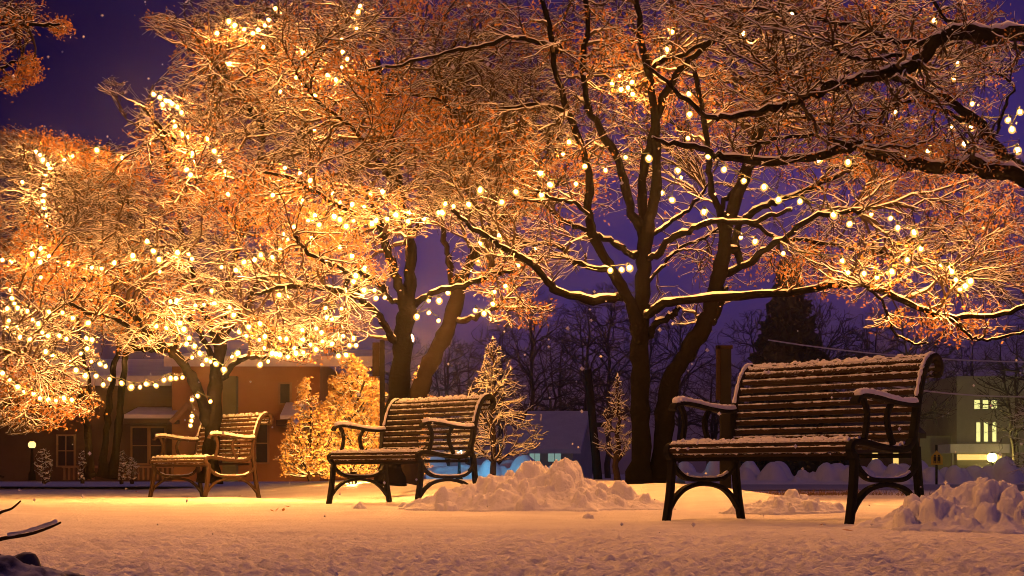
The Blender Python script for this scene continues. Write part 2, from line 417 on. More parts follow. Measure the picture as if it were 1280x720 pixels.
# ---- the brightly lit tree behind the left bench
L4 = [
 ([(262,604),(264,560),(268,510),(270,470),(275,440),(278,414)], 12, 7, 0, 0),
 ([(262,530),(252,500),(240,472),(222,447),(200,428),(182,410),(165,392),(140,372),(110,352),(70,340)], 9, 2, 0, -1.0),
 ([(196,425),(170,415),(140,397),(115,391),(85,380)], 4, 1.8, -.3, -1.4),
 ([(277,425),(292,402),(312,378),(322,355),(345,333),(360,310),(375,280)], 5.5, 2.2, 0, .5),
 ([(270,460),(256,428),(240,400),(226,384),(208,370),(185,352),(160,340)], 5, 2, 0, .9),
 ([(282,470),(292,456),(304,449),(328,447),(360,440),(395,425)], 4.4, 1.8, 0, -.9),
 ([(274,440),(262,405),(248,380),(240,340),(228,290),(215,240),(205,180)], 5, 2, 0, .3),
 ([(278,414),(282,380),(290,340),(300,290),(318,230),(330,160),(340,80),(345,20)], 6, 2.4, 0, .4),
 ([(300,290),(270,240),(240,200),(205,165),(180,135)], 3.6, 1.8, .1, -.6),
 ([(318,230),(360,190),(390,140),(410,80)], 3.6, 1.8, .2, .6),
 ([(220,445),(222,420),(218,408),(200,395),(185,392)], 3.2, 1.8, -.2, .5),
 ([(330,160),(300,120),(270,85),(235,60)], 3.4, 1.6, .3, -.4),
 ([(162,432),(178,436),(202,438)], 3, 4, -.6, -.2),
]
B4 = [(300,90,95,95,18.4,2.2,1.5),(250,150,100,60,18.2,2,1.1),(370,60,100,90,18.6,2.2,1.5),(330,180,140,80,18.2,2.2,1.8),(230,240,140,70,18,2.2,1.6),(330,280,130,60,17.8,2,1.1),(190,330,130,60,17.8,2,1.2),
      (280,370,120,50,17.8,1.8,.9),(370,420,80,36,17.4,1.2,.5),(190,410,90,40,17.4,1.2,.45),(200,30,30,22,18,.7,.1),(140,108,24,14,18,.5,.05),(270,30,60,50,18.4,1.4,.5)]
tree('tree', 'low forked tree glowing with lights behind the left bench', 18, L4, B4, (200, 1700, 13500), leaf=17000)

# ---- thin trees at the far left
L5 = [
 ([(114,597),(109,545),(104,505),(101,488)], 5.5, 4.2, 0, 0),
 ([(102,500),(78,480),(52,465),(25,445),(-20,428)], 3.2, 1.4, 0, -.8),
 ([(101,492),(70,488),(38,470),(15,458),(-20,446)], 2.8, 1.3, 0, .5),
 ([(110,520),(112,495),(109,468),(104,440),(96,400),(84,350),(70,300)], 3.6, 1.6, 0, .3),
 ([(100,500),(90,503),(60,507),(25,508),(-10,500)], 2.4, 1.2, 0, -.6),
]
B5 = [(40,440,90,60,16.8,1.6,1.2),(60,360,90,60,17,1.8,1.1),(50,500,80,40,16.6,1.2,.6),(20,530,50,18,16.8,.9,.1),(90,290,80,60,17.2,1.6,.9)]
tree('tree', 'thin dark tree at far left with low lit boughs, front one of three slim trunks', 17, L5, B5, (70, 560, 3600), leaf=7000)
L6 = [
 ([(127,597),(133,545),(137,495),(144,455),(149,428),(145,390),(138,340),(128,290),(120,230)], 5, 1.8, 0, .4),
 ([(149,430),(165,400),(180,370),(190,330)], 2.6, 1.3, .2, .8),
 ([(138,340),(110,310),(80,280),(50,250)], 2.4, 1.2, .3, -.4),
 ([(128,290),(100,250),(80,220),(60,195)], 2.2, 1.2, .3, .5),
]
B6 = [(100,240,85,60,19,1.8,1.3),(60,230,80,60,19.2,1.8,1.0),(120,330,90,50,19,1.6,.8),(50,185,70,26,19.2,1.4,.35),(40,300,70,60,19,1.6,.8)]
tree('tree', 'slim tree leaning right, middle one of three thin trunks at far left', 19, L6, B6, (70, 600, 4600), leaf=9000)
L7 = [
 ([(139,598),(146,550),(151,505),(155,460),(158,430),(165,390),(172,340),(178,290)], 6, 2, 0, .3),
 ([(158,430),(140,405),(120,390),(95,375)], 3, 1.4, 0, -.6),
 ([(172,340),(150,300),(140,260),(120,215),(110,190)], 2.6, 1.2, .2, .3),
]
B7 = [(150,300,80,60,19.5,1.6,1.0),(110,210,70,40,19.6,1.5,.6),(150,400,70,40,19.2,1.2,.4),(10,190,60,36,19.8,1.4,.4)]
tree('tree', 'thicker slanting trunk, rightmost of three thin trees at far left', 19.4, L7, B7, (50, 400, 2800), leaf=5000)

# ---- near boughs reaching in from the right
L8 = [
 ([(1520,660),(1500,540),(1470,420),(1440,330),(1400,270)], 30, 20, 0, 0),
 ([(1420,300),(1350,250),(1285,224),(1240,212),(1180,208),(1120,200),(1090,189),(1074,180),(1060,183),(1020,195),(960,201),(905,197),(880,188),(845,180),(815,172)], 13, 2.4, 0, -.6),
 ([(1380,265),(1320,235),(1275,212),(1250,190),(1225,156),(1195,132),(1160,116),(1120,97),(1085,80),(1060,60)], 12, 2.5, 0, .5),
 ([(1074,181),(1040,175),(1000,170),(960,177),(935,188)], 3.2, 2, -.4, -.2),
 ([(1230,160),(1200,148),(1170,136),(1150,128),(1125,128)], 4, 2.2, .3, .1),
 ([(1400,280),(1380,180),(1330,90),(1280,42),(1240,46),(1200,38),(1170,50),(1150,74),(1120,88),(1080,98),(1045,106),(1020,116),(990,128),(960,137),(910,147),(880,143),(845,112),(805,80)], 14, 1.8, 0, -1.0),
 ([(1172,52),(1140,52),(1110,50),(1090,38),(1060,32),(1010,22),(985,14),(940,10)], 3.6, 1.8, -.3, .3),
 ([(1150,76),(1120,70),(1080,75),(1050,66),(1040,54)], 3, 2, -.3, -.7),
 ([(1090,40),(1070,48),(1045,55),(1000,60)], 2.4, 1.5, -.2, .2),
 ([(1280,60),(1240,52),(1210,38),(1180,20),(1150,-20)], 4, 2.4, 0, .6),
 ([(1045,107),(1010,100),(980,90),(945,95)], 2.4, 1.5, -.6, -.2),
 ([(1110,138),(1085,152),(1050,156),(1010,150),(995,140)], 2.6, 1.6, 0, .4),
 ([(1245,165),(1258,130),(1266,105),(1248,92),(1225,75)], 2.4, 1.5, .3, .7),
]
B8 = [(1080,70,150,70,11,1.2,1.4),(1210,60,90,70,11.2,1.2,.9),(990,90,110,70,10.8,1.1,.9),(1120,150,130,60,11,1.1,.8),(960,20,150,40,11,1.2,.7),(1180,190,110,40,11,.9,.4),(1000,170,110,45,10.7,.8,.45)]
tree('tree', 'near tree reaching dark snow topped boughs in from the right edge', 11, L8, B8, (130, 800, 2300), radii=((.013,.005),(.006,.003),(.0034,.0018)), leaf=4200, leafsize=.012)
# ---- the spray of twigs in the top left corner
L9 = [
 ([(-190,600),(-185,400),(-175,200),(-160,60),(-150,-60)], 14, 4, 0, 0),
 ([(-168,130),(-220,60),(-270,10),(-300,-20)], 6, 2, 0, .4),
 ([(-160,60),(-110,0),(-70,-50),(-30,-90)], 5, 2, 0, .3),
 ([(-165,120),(-100,70),(-50,45),(0,30),(40,32),(75,30)], 6, 1.6, 0, -.3),
 ([(-100,72),(-50,90),(0,84),(30,72),(42,88)], 3, 1.4, 0, .3),
 ([(-100,72),(-40,105),(0,108),(18,104)], 3, 1.2, 0, .1),
]
B9 = [(10,18,50,26,14,.6,1.0),(-30,50,50,40,14,.7,.8),(25,40,22,22,14,.4,.4),(74,34,13,11,14,.25,.16),(36,84,16,18,14,.3,.34),(14,104,20,12,14,.3,.26),(-60,30,50,40,14,.7,.7),(-170,-30,110,80,14,1.0,1.6),(-260,20,80,60,14.2,.9,.9),(-60,-60,90,50,14.2,.8,1.0)]
tree('tree', 'brown leafed boughs hanging into the top left corner against the night sky', 14, L9, B9, (90, 560, 3300), leaf=15000, leafsize=.015)
print('trees', round(time.time() - T0, 1))

# ------------------------------------------------------------------ string lights
bm_prof = [(.0005, -.030), (.010, -.027), (.019, -.018), (.0235, -.004), (.021, .010), (.013, .020), (.009, .024)]
_b = MB(); _b.lathe([(r*.55, z*.55 + .004) for r, z in bm_prof], m=8); fil_proto = _b.build('filament', M['bulb'], None, smooth=True); fil_me = fil_proto.data; fil_dim = fil_me.copy(); fil_dim.materials.clear(); fil_dim.materials.append(M['bulb_dim']); bpy.data.objects.remove(fil_proto)
gm = bpy.data.materials.new('frosted_bulb_glass'); gm.use_nodes = True; nt = gm.node_tree; nt.nodes.clear()
_e = nd(nt, 'ShaderNodeEmission'); _e.inputs['Color'].default_value = (1, .50, .10, 1); _e.inputs['Strength'].default_value = 2.6
_t = nd(nt, 'ShaderNodeBsdfTransparent'); _m = nd(nt, 'ShaderNodeMixShader'); _m.inputs[0].default_value = .30; _o = nd(nt, 'ShaderNodeOutputMaterial')
nt.links.new(_t.outputs[0], _m.inputs[1]); nt.links.new(_e.outputs[0], _m.inputs[2]); nt.links.new(_m.outputs[0], _o.inputs['Surface'])
_b = MB(); _b.lathe([(r*1.28, z*1.15) for r, z in bm_prof], m=10); bulb_proto = _b.build('bulb', gm, None, smooth=True)
_s = MB(); _s.lathe([(.0105, .022), (.011, .045), (.004, .048)], m=6); socket_proto = _s.build('socket', M['wire'], None)
bulb_me, sock_me = bulb_proto.data, socket_proto.data
bpy.data.objects.remove(bulb_proto); bpy.data.objects.remove(socket_proto)
GROUP = 'strings of warm bulbs hung in the trees'
def lights(label, pts, Y, dY=.25, sag=.04):
    Q = [P(px, py, Y + dY*math.sin(i*1.9 + px*.05)) for i, (px, py) in enumerate(pts)]
    o0 = Q[0]
    path = []
    for a, b in zip(Q[:-1], Q[1:]):
        for k in range(5):
            s = k/5; p = a*(1-s) + b*s; p = p + np.array([0, 0, .048 - sag*4*s*(1-s)*min(1, np.linalg.norm(b-a))]); path.append(p - o0)
    path.append(Q[-1] + np.array([0, 0, .048]) - o0)
    m = MB(); m.tube(path, .005, 5)
    root = m.build('string_lights', M['wire'], None, smooth=True); root.location = [float(c) for c in o0]
    tag(root, label, 'string lights', GROUP)
    for p in Q:
        b = bpy.data.objects.new('bulb', bulb_me); col.objects.link(b); b.parent = root
        b.location = [float(c) for c in (p - o0)]; b.rotation_euler = (rng.normal()*.45, rng.normal()*.45, 0); b.scale = [.72 + .5*rng.random()]*3
        s = bpy.data.objects.new('socket', sock_me); col.objects.link(s); s.parent = b
        f = bpy.data.objects.new('filament', fil_dim if (pts[0][0] < 140 and pts[0][1] > 340) else fil_me); col.objects.link(f); f.parent = b
    return root
SL = [
 ('string light trailing down the upper left edge of the far left crown', 18.4, [(45,190),(50,194),(54,200),(60,206),(62,211),(57,218),(54,236),(55,244),(54,252),(55,260),(58,270),(60,282),(51,311)]),
 ('short spaced string along the top of the far left crown, below open sky', 18.2, [(28,228),(80,200),(91,195),(121,188),(153,198)]),
 ('string with the brightest knot of bulbs beside the dark sky gap', 17.0, [(192,118),(200,122),(207,126),(215,130),(222,134),(212,127),(203,131),(227,141),(218,152),(219,158),(228,168),(235,172),(240,192),(233,212),(238,219)]),
 ('sparse string dropping through the lit tree just right of the brightest knot', 17.2, [(286,80),(259,174),(268,189),(274,202),(282,215),(285,243)]),
 ('string swagged across the left trees from the photo edge at mid height', 16.4, [(3,325),(14,327),(40,318),(51,311),(61,321),(50,328),(72,328),(85,330),(115,335),(127,336),(143,329),(166,320),(184,302),(192,314),(199,325),(200,340)]),
 ('string linking the left trees to the thick cluster above the left bench', 16.6, [(222,316),(236,318),(240,324),(277,334),(295,338),(305,328),(318,325),(326,319),(340,322),(350,313),(360,299),(355,292),(367,284)]),
 ('string looped in the top of the lit left tree, beside the sky', 17.2, [(271,42),(286,27),(293,32),(305,37),(316,42),(323,38),(331,32),(336,25),(344,11),(329,59)]),
 ('string hanging in a crooked line from the photo top above the left crowns', 16.9, [(450,8),(447,15),(445,36),(429,49),(428,65),(434,74),(427,84),(420,100),(410,95)]),
 ('string with a bright patch below the crooked hanging line', 16.9, [(379,66),(370,97),(378,104),(388,114),(394,120),(350,115),(393,162)]),
 ('string of bulbs clustered over the crown left of the black trunk', 16.2, [(341,244),(355,234),(353,219),(356,210),(375,217),(387,226),(379,251),(416,242),(425,253),(440,256),(455,259),(463,242),(478,240)]),
 ('dense string crossing in front of the black trunk at its top', 15.0, [(385,276),(394,270),(399,281),(418,271),(425,275),(433,283),(442,276),(465,280),(470,276),(484,274),(495,269),(511,266),(510,277),(530,274)]),
 ('string continuing from the black trunk to the tall central tree', 14.6, [(548,266),(553,266),(556,255),(567,258),(586,256),(600,238),(627,253),(645,240),(677,244),(676,217),(688,231),(720,230),(731,208),(757,213),(782,197),(811,198)]),
 ('few bulbs strung down the crown above the left end of the middle bench', 16.2, [(390,298),(425,309),(440,320),(456,336),(445,345),(442,352),(455,363),(468,363),(470,373),(481,372)]),
 ('string wound along the pale leaning trunk', 16.6, [(624,295),(600,305),(598,328),(560,366),(549,376),(536,376),(521,396),(536,391),(548,401)]),
 ('short string on the low bough right of the leaning trunk', 16.8, [(594,388),(605,392),(616,380),(618,365),(632,358),(648,332),(669,311)]),
 ('little cluster of bulbs high in the centre of the tall tree', 15.6, [(765,105),(775,95),(790,103),(785,110),(791,118),(776,112)]),
 ('sparse string running down the middle of the tall tree crown', 15.8, [(929,42),(840,40),(834,62),(861,118),(862,143),(860,173)]),
 ('sparse bulbs around the central stems of the tall tree', 15.8, [(704,193),(711,178),(827,241),(840,250),(847,213),(851,222)]),
 ('three bulb string at the left side of the straight black stem', 15.4, [(763,338),(777,337),(787,335)]),
 ('string falling in a long even line from the tall tree to the right', 13.9, [(885,196),(905,212),(930,226),(955,234),(973,250),(1000,252),(1042,269),(1062,280),(1089,268),(1113,273),(1122,285),(1143,291),(1151,311),(1134,325),(1115,340)]),
 ('low string ending in the brightest bulbs above the right bench', 14.2, [(979,317),(1053,326),(1060,341),(1080,342),(1096,347),(1115,340),(1175,333),(1190,340),(1195,350),(1207,358),(1200,362),(1213,352),(1188,335)]),
 ('three bulb string on the right stem of the tall tree', 15.3, [(880,265),(926,297),(944,302)]),
 ('string zigzagging through the crown at the right edge', 13.6, [(1148,88),(1186,56),(1196,79),(1193,98),(1215,130),(1203,150),(1190,160),(1214,160),(1228,152),(1260,150),(1265,162),(1275,140)]),
 ('bulbs strung under the long near bough from the right', 13.4, [(1023,200),(1060,203),(1133,195),(1160,189),(1206,180),(1215,199),(1272,188)]),
 ('sparse string under the top boughs at the right', 13.8, [(991,18),(992,60),(1168,26)]),
 ('two bulb string on a bough tip in the upper right', 13.6, [(1109,134),(1118,140)]),
 ('string tumbling down the lower left edge in a ragged column', 16.0, [(51,347),(13,363),(15,373),(18,380),(9,386),(22,385),(34,389),(41,400),(48,405),(53,416),(60,420),(74,420),(83,424)]),
 ('ragged string low at the left photo edge below the column', 16.1, [(11,401),(9,411),(22,410),(25,422),(37,424)]),
 ('string crossing the slim trunks toward the low swag', 16.2, [(61,390),(78,391),(91,398),(110,404)]),
 ('string running slantwise from left to meet the slim trunks', 16.0, [(57,440),(66,445),(88,453),(95,463),(107,470),(120,470),(129,481),(137,474),(152,479),(164,484),(175,484),(183,480),(195,482),(205,475),(213,473),(220,473),(228,472)]),
 ('lowest string at left, sloping down to the front slim trunk', 15.8, [(-4,464),(3,467),(12,475),(22,484),(30,490),(42,492),(50,498),(60,500),(70,501),(80,498),(90,500)]),
 ('short string looped round the tops of the slim trunks', 16.4, [(108,423),(115,425),(109,436),(101,442),(114,452),(125,455),(132,458)]),
 ('string wound down the left limbs to the fork of the lit tree', 16.8, [(213,377),(221,376),(218,392),(225,404),(230,412),(236,423),(233,430),(243,433),(250,442),(258,450),(263,452),(270,455),(280,462),(290,446),(297,442)]),
 ('short string across the limbs left of the lit fork', 16.9, [(195,408),(208,410),(240,447),(253,456)]),
 ('short string high across the limbs of the lit tree above its fork', 16.9, [(244,382),(255,381),(268,379),(265,364),(287,384),(292,394),(311,397),(311,409),(299,415),(308,420)]),
 ('string dropping down the trunk behind the left bench', 17.2, [(263,502),(247,495),(240,500),(240,520),(239,526),(238,532)]),
 ('string over the boughs between the left and middle benches, upper row', 16.2, [(349,369),(407,386),(427,386),(408,397),(415,399),(402,416),(395,411),(378,413),(378,425),(368,436)]),
 ('string over the boughs between the left and middle benches, lower row', 16.0, [(325,405),(331,421),(324,425),(330,435),(325,456),(335,452),(340,442),(345,443),(350,444),(360,446),(370,442),(379,441),(395,437),(388,431),(403,427),(415,430),(350,423),(358,424)]),
 ('string end with big bulbs hanging just above the orange bush', 15.9, [(429,420),(437,432),(442,423),(445,432),(433,444),(423,445)]),
]
for (lab, Y, pts) in SL: lights(lab, pts, Y)

# ------------------------------------------------------------------ benches
SEAT = [(.012,.375),(-.012,.392),(-.024,.414),(-.016,.436),(.012,.449),(.06,.452),(.12,.445),(.19,.434),(.27,.423),(.35,.416),(.42,.417),(.47,.428)]
BACK = [(.525,.475),(.54,.54),(.552,.61),(.566,.68),(.585,.75),(.610,.82),(.640,.87),(.675,.902),(.713,.912),(.748,.895),(.765,.862),(.758,.828),(.735,.81)]
def slats_along(prof, pitch, wid, th, x0, x1, mb, snow=None, skip_snow=()):
    C = resample([(0, a, b) for a, b in prof], 160); d = np.r_[0, np.cumsum(np.linalg.norm(np.diff(C, axis=0), axis=1))]
    n = int(d[-1]/pitch) + 1; 
    for k in range(n):
        s = k*d[-1]/(n - 1); i = min(int(np.searchsorted(d, s)), 158); i = max(i, 1)
        p = C[i]; t = C[i+1] - C[i-1]; t /= np.linalg.norm(t); nr = np.array([0, -t[2], t[1]])
        segs = 28
        vs = []
        prof8 = [(-wid/2, -th*.3), (-wid/2*.8, -th/2), (wid/2*.8, -th/2), (wid/2, -th*.3), (wid/2, th*.3), (wid/2*.8, th/2), (-wid/2*.8, th/2), (-wid/2, th*.3)]
        for e in (x0, x1):
            for (a, c) in prof8: vs.append(p + t*a + nr*c + np.array([e, 0, 0]))
        mb.add(vs, [(j, (j+1)%8, 8+(j+1)%8, 8+j) for j in range(8)] + [tuple(range(7,-1,-1)), tuple(range(8,16))])
        if snow is not None:
            up = nr if nr[2] > 0 else -nr
            edge = p + up*th*.45 + (t if t[2] > 0 else -t)*wid*(.34 if abs(t[2]) > .5 else .05)
            h = max(0, up[2]); nn = 150
            xs = np.linspace(x0 + .005, x1 - .005, nn)
            rr = (.0022 + .0048*h)*np.clip(1 + 1.9*fbm(xs*26. + k*7, xs*0 + k*3.3, 4, .75), .12, 2)
            flat = up[2] > .6
            if flat:
                snow.tube([edge + np.array([x, 0, .002]) for x in xs], rr*1.25, 7)
            else:
                snow.tube([edge + np.array([x, 0, .001]) for x in xs], rr, 6)
def bench(Pl, Pr, label, iron='iron', slat='slat'):
    Pl = np.array(Pl); Pr = np.array(Pr); mid = (Pl + Pr)/2; d = Pr - Pl; L = np.linalg.norm(d)
    root = empty('park_bench', (mid[0], mid[1], min(gz(*Pl), gz(*Pr)) - .008), math.atan2(d[1], d[0]))
    h = L/2
    seat = MB(); sn = MB(); slats_along(SEAT, .043, .030, .014, -h + .012, h - .012, seat, sn)
    so = seat.build('seat', M[slat], root, smooth=True); sn.build('snow', M['snow'], so, smooth=True)
    bk = MB(); bs = MB(); slats_along(BACK, .047, .031, .013, -h + .012, h - .012, bk, bs)
    bo = bk.build('backrest', M[slat], root, smooth=True); bs.build('snow', M['snow'], bo, smooth=True)
    st = MB(); C = resample([(0, a + .014, b - .004) for a, b in BACK[:9]], 24); st.sweep(C, .03, .012)
    C = resample([(0, a, b - .016) for a, b in SEAT[3:]], 20); st.sweep(C, .03, .012); st.build('centre_strap', M[iron], root, smooth=True)
    fr = MB(); fr.box(-h, h, .012, .034, .345, .372); fr.box(-h, h, .49, .51, .36, .385); fr.build('rail', M[iron], root)
    for s in (-1, 1):
        x = s*h
        f = MB()
        f.sweep(resample([(x, a, b - .012) for a, b in SEAT] + [(x, .515, .455)], 60), .045, .034)
        f.sweep(resample([(x, .545, .40)] + [(x, a, b) for a, b in BACK], 80), .045, .034)
        fo = f.build('side_frame', M[iron], root, smooth=True)
        sc = MB(); pts = resample([(x, a - .014, b + .014) for a, b in BACK[3:10]], 30)
        rr = .012*(1 + .8*np.array([vnoise(np.array(i*.9), np.array(s*4.)) for i in range(30)])); sc.tube(pts, rr, 7); sc.build('snow', M['snow'], fo, smooth=True)
        l1 = MB(); l1.sweep(resample([(x, -.035, 0), (x, -.022, .06), (x, -.004, .16), (x, .008, .27), (x, .014, .37)], 20), .045, .038); l1.build('leg', M[iron], root, smooth=True)
        l2 = MB(); l2.sweep(resample([(x, .615, 0), (x, .597, .08), (x, .578, .18), (x, .562, .3), (x, .55, .42)], 20), .045, .038); l2.build('leg', M[iron], root, smooth=True)
        ar = MB()
        ar.sweep(resample([(x, -.012, .075), (x, .05, .145), (x, .14, .197), (x, .285, .218), (x, .43, .197), (x, .52, .145), (x, .585, .075)], 40), .04, .024)
        ar.sweep(resample([(x, .012, .36), (x, .04, .305), (x, .13, .25), (x, .285, .2405), (x, .44, .25), (x, .53, .305), (x, .558, .36)], 40), .04, .024)
        ao = ar.build('arched_brace', M[iron], root, smooth=True)
        an = MB(); pts = resample([(x, .09, .285), (x, .15, .259), (x, .285, .25), (x, .42, .259), (x, .49, .285)], 30); an.tube(pts, .009*(1 + .5*rng.random(30)), 6); an.build('snow', M['snow'], ao, smooth=True)
        am = MB(); arm = [(x, .56, .648), (x, .47, .642), (x, .34, .652), (x, .2, .672), (x, .09, .68), (x, .035, .668), (x, .012, .64)]
        am.sweep(resample(arm, 40), .055, .022)
        am.sweep(resample([(x, .085, .668), (x, .115, .61), (x, .118, .54), (x, .095, .455)], 20), .03, .026)
        am.sweep(resample([(x, .33, .645), (x, .295, .59), (x, .30, .52), (x, .345, .43)], 20), .03, .026)
        amo = am.build('armrest', M[iron], root, smooth=True)
        cap = MB(); pts = resample([(a, b, c + .017) for a, b, c in arm[:-1]], 40); cap.tube(pts, np.r_[.02, .024*(1 + .25*rng.normal(size=38)*.5), .018], 8); c = cap.build('snow', M['snow'], amo, smooth=True)
    tag(root, label, 'bench', 'park benches in a row on the snow')
    return root
bench((.905, 9.6), (1.753, 8.64), 'snow topped slatted iron bench at right, nearest and largest of the three')
bench((-1.548, 14.45), (-.739, 13.5), 'black iron slatted bench in the middle, in front of the orange bush')
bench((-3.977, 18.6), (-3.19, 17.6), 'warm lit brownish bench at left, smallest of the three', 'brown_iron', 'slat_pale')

# ------------------------------------------------------------------ heaps of snow
def heap(name, label, cx, cy, rx, ry, H, lumps, seed, res=.009, cat='snow pile', rot=0, mat='snow', env=1.0, LR=.36):
    r = np.random.default_rng(seed)
    xs = np.arange(-rx*1.1, rx*1.1, res); ys = np.arange(-ry*1.1, ry*1.1, res); X, Yy = np.meshgrid(xs, ys)
    d = np.sqrt((X/rx)**2 + (Yy/ry)**2) + .25*fbm(X*3/rx + seed, Yy*3/ry, 3)
    base = np.clip(1 - d, 0, 1)**1.0*H*env
    Z = base.copy()
    for k in range(lumps):
        a = r.random()*2*math.pi; q = math.sqrt(r.random())*.92; lx, ly = rx*q*math.cos(a), ry*q*math.sin(a)
        R = (.16 + .84*r.random()**3)*H*LR*(1.15 - .65*q)
        zc = max(0, 1 - q*1.0)*H*env - R*.15 + r.random()*R*.3
        wx, wy = X - lx + .34*R*fbm(X/R*1.1 + k, Yy/R*1.1, 2), Yy - ly + .34*R*fbm(X/R*1.1, Yy/R*1.1 + k*3, 2)
        asp = .8 + .5*r.random()
        h2 = R*R - (wx*wx*asp + wy*wy/asp)
        hh = np.where(h2 > 0, zc + np.sqrt(np.clip(h2, 0, None)), -1); sf = .05*H; mxz = np.maximum(Z, hh)
        Z = mxz + sf*np.log1p(np.exp(-np.abs(Z - hh)/sf))*(hh > -.5)*np.clip(Z/.02, 0, 1)
    Z = Z + .19*H*fbm(X*15, Yy*15, 6, .62)*np.clip(Z/H*3, 0, 1)
    Z = np.where(Z < .006, -.03, Z)
    c, s = math.cos(rot), math.sin(rot)
    WX = cx + X*c - Yy*s; WY = cy + X*s + Yy*c
    Z = Z + ground_z(WX, WY); z0 = gz(cx, cy)
    n0, n1 = Z.shape; idx = np.arange(n0*n1).reshape(n0, n1)
    q = np.stack([idx[:-1,:-1], idx[:-1,1:], idx[1:,1:], idx[1:,:-1]], -1).reshape(-1, 4)
    keep = (Z - ground_z(WX, WY)).ravel()[q].max(1) > 0
    o = raw_mesh(name, np.stack([WX - cx, WY - cy, Z - z0], -1).reshape(-1, 3), q[keep], 4, M[mat])
    import bmesh
    bm = bmesh.new(); bm.from_mesh(o.data); bmesh.ops.delete(bm, geom=[v for v in bm.verts if not v.link_faces], context='VERTS'); bm.to_mesh(o.data); bm.free()
    o.location = (cx, cy, z0); tag(o, label, cat)
    return o
heap('snow_pile', 'lumpy heap of shovelled snow between the middle bench and the tall tree', P(672,0,11.7)[0], 11.7, .92, .62, .27, 130, 3, LR=.46)
heap('snow_pile', 'rough mound of snow at the right edge beside the nearest bench', P(1235,0,7.75)[0], 7.75, .62, .42, .22, 110, 17, res=.006, LR=.42)
heap('snow_pile', 'low crumbled snow ridge under the nearest bench', P(985,0,10.9)[0], 10.9, .42, .22, .12, 60, 8, res=.007, LR=.55)
heap('snow_pile', 'small scatter of snow clods left of the lumpy heap', P(585,0,11.9)[0], 11.6, .32, .2, .10, 40, 12, res=.008)
for i, (px, py, r_) in enumerate([(450,637,.055),(505,634,.05),(1240,655,.05),(1120,658,.07),(735,645,.04)]):
    Y = F*CH/(py - HY); heap('snow_clod', ['single clod of snow on the path left of the middle bench','snow clod near the front leg of the middle bench','small snow clod before the mound at right','flat snow clod at the foot of the mound at right','tiny clod before the lumpy heap'][i], P(px,0,Y)[0], Y, r_, r_*.8, r_*1.1, 6, 40 + i, res=.005, cat='snow clod')
# bank across the street
def bank(name, label, px0, px1, Y, H, seed, n):
    x0, x1 = P(px0,0,Y)[0], P(px1,0,Y)[0]; r = np.random.default_rng(seed)
    xs = np.arange(x0, x1, .07); ys = np.arange(-1.6, 1.6, .07); X, Yy = np.meshgrid(xs, ys)
    Z = H*.42*np.clip(1 - np.abs(Yy)/1.4, 0, 1)*(1 + .8*fbm(X*.8, Yy*.8, 3))
    for k in range(n):
        lx = x0 + (x1 - x0)*r.random(); ly = r.normal()*.5 - .2; R = H*(.14 + .46*r.random()**2.6); zc = H*.2*r.random()
        h2 = R*R - ((X - lx)**2*(1.0 + r.random()) + (Yy - ly)**2)
        Z = np.maximum(Z, np.where(h2 > 0, zc + np.sqrt(np.clip(h2, 0, None))*(1 + .5*r.random()), -1))
    Z = Z + .12*H*fbm(X*3, Yy*3, 4)*np.clip(Z*4, 0, 1); Z = np.where(Z < .02, -.05, Z)
    n0, n1 = Z.shape; idx = np.arange(n0*n1).reshape(n0, n1)
    q = np.stack([idx[:-1,:-1], idx[:-1,1:], idx[1:,1:], idx[1:,:-1]], -1).reshape(-1, 4); q = q[Z.ravel()[q].max(1) > 0]
    o = raw_mesh(name, np.stack([X - x0, Yy, Z], -1).reshape(-1, 3), q, 4, M['snow'])
    o.location = (x0, Y, 0); tag(o, label, 'snow bank'); return o
bank('snow_bank', 'long ploughed bank of snow boulders across the street at right', 850, 1420, 42, .68, 4, 190)
bank('snow_bank', 'ploughed snow bank across the street behind the lumpy heap, lit blue', 535, 690, 46, 1.0, 9, 26)

# street
st = MB(); a = .012
st.add([(-1.4,25.5,a),(80,25.5,a),(80,38.5,a),(-1.4,38.5,a)], [(0,1,2,3)])
M['street'] = simple('packed_snow', (.5,.48,.52), (.3,.28,.3), 1.2, .6, .5, 12)
tag(st.build('street', M['street']), kind='structure')

# ------------------------------------------------------------------ bottom left: snow mound, shade put into its navy colour, and bare twigs
M['shaded_snow'] = snowy('shade_painted_snow', (.045,.045,.08), .75, .3, 9, .45, .6, (.3,.33,.5))
heap('snow_mound', 'snow mound in the bottom left corner with shade painted in', P(-30,0,3.6)[0], 3.5, .32, .3, .12, 14, 21, res=.006, cat='shaded_snow', mat='shaded_snow', env=.9)
tw = MB()
b0 = P(-60, 690, 3.3)
tw.tube(resample([b0, P(-20,683,3.3), P(0,674,3.3), P(35,668,3.28), P(60,660,3.26), P(76,653,3.25)], 20), np.linspace(.0055, .002, 20), 7)
tw.tube(resample([P(-40,688,3.3), P(-15,655,3.32), P(0,641,3.32), P(14,636,3.33), P(26,626,3.33)], 14), np.linspace(.004, .0018, 14), 7)
tw.tube(resample([P(-15,655,3.32), P(-5,600,3.33), P(5,596,3.33)], 10), np.linspace(.004, .002, 10), 6)
tw.v = [tuple(np.array(v) - b0) for v in tw.v]
to = tw.build('bare_shrub', M['twig'], None, smooth=True); to.location = list(map(float, b0)); tag(to, 'bare dark twigs poking in over the snow mound at bottom left', 'shrub')
sn = MB(); sn.tube(np.array(resample([P(10,671,3.28), P(35,666,3.27), P(60,658,3.25), P(70,654,3.24)], 14)) + [0,0,.004] - b0, .0028*(1 + .8*rng.random(14)), 6); sn.build('snow', M['snow'], to, smooth=True)

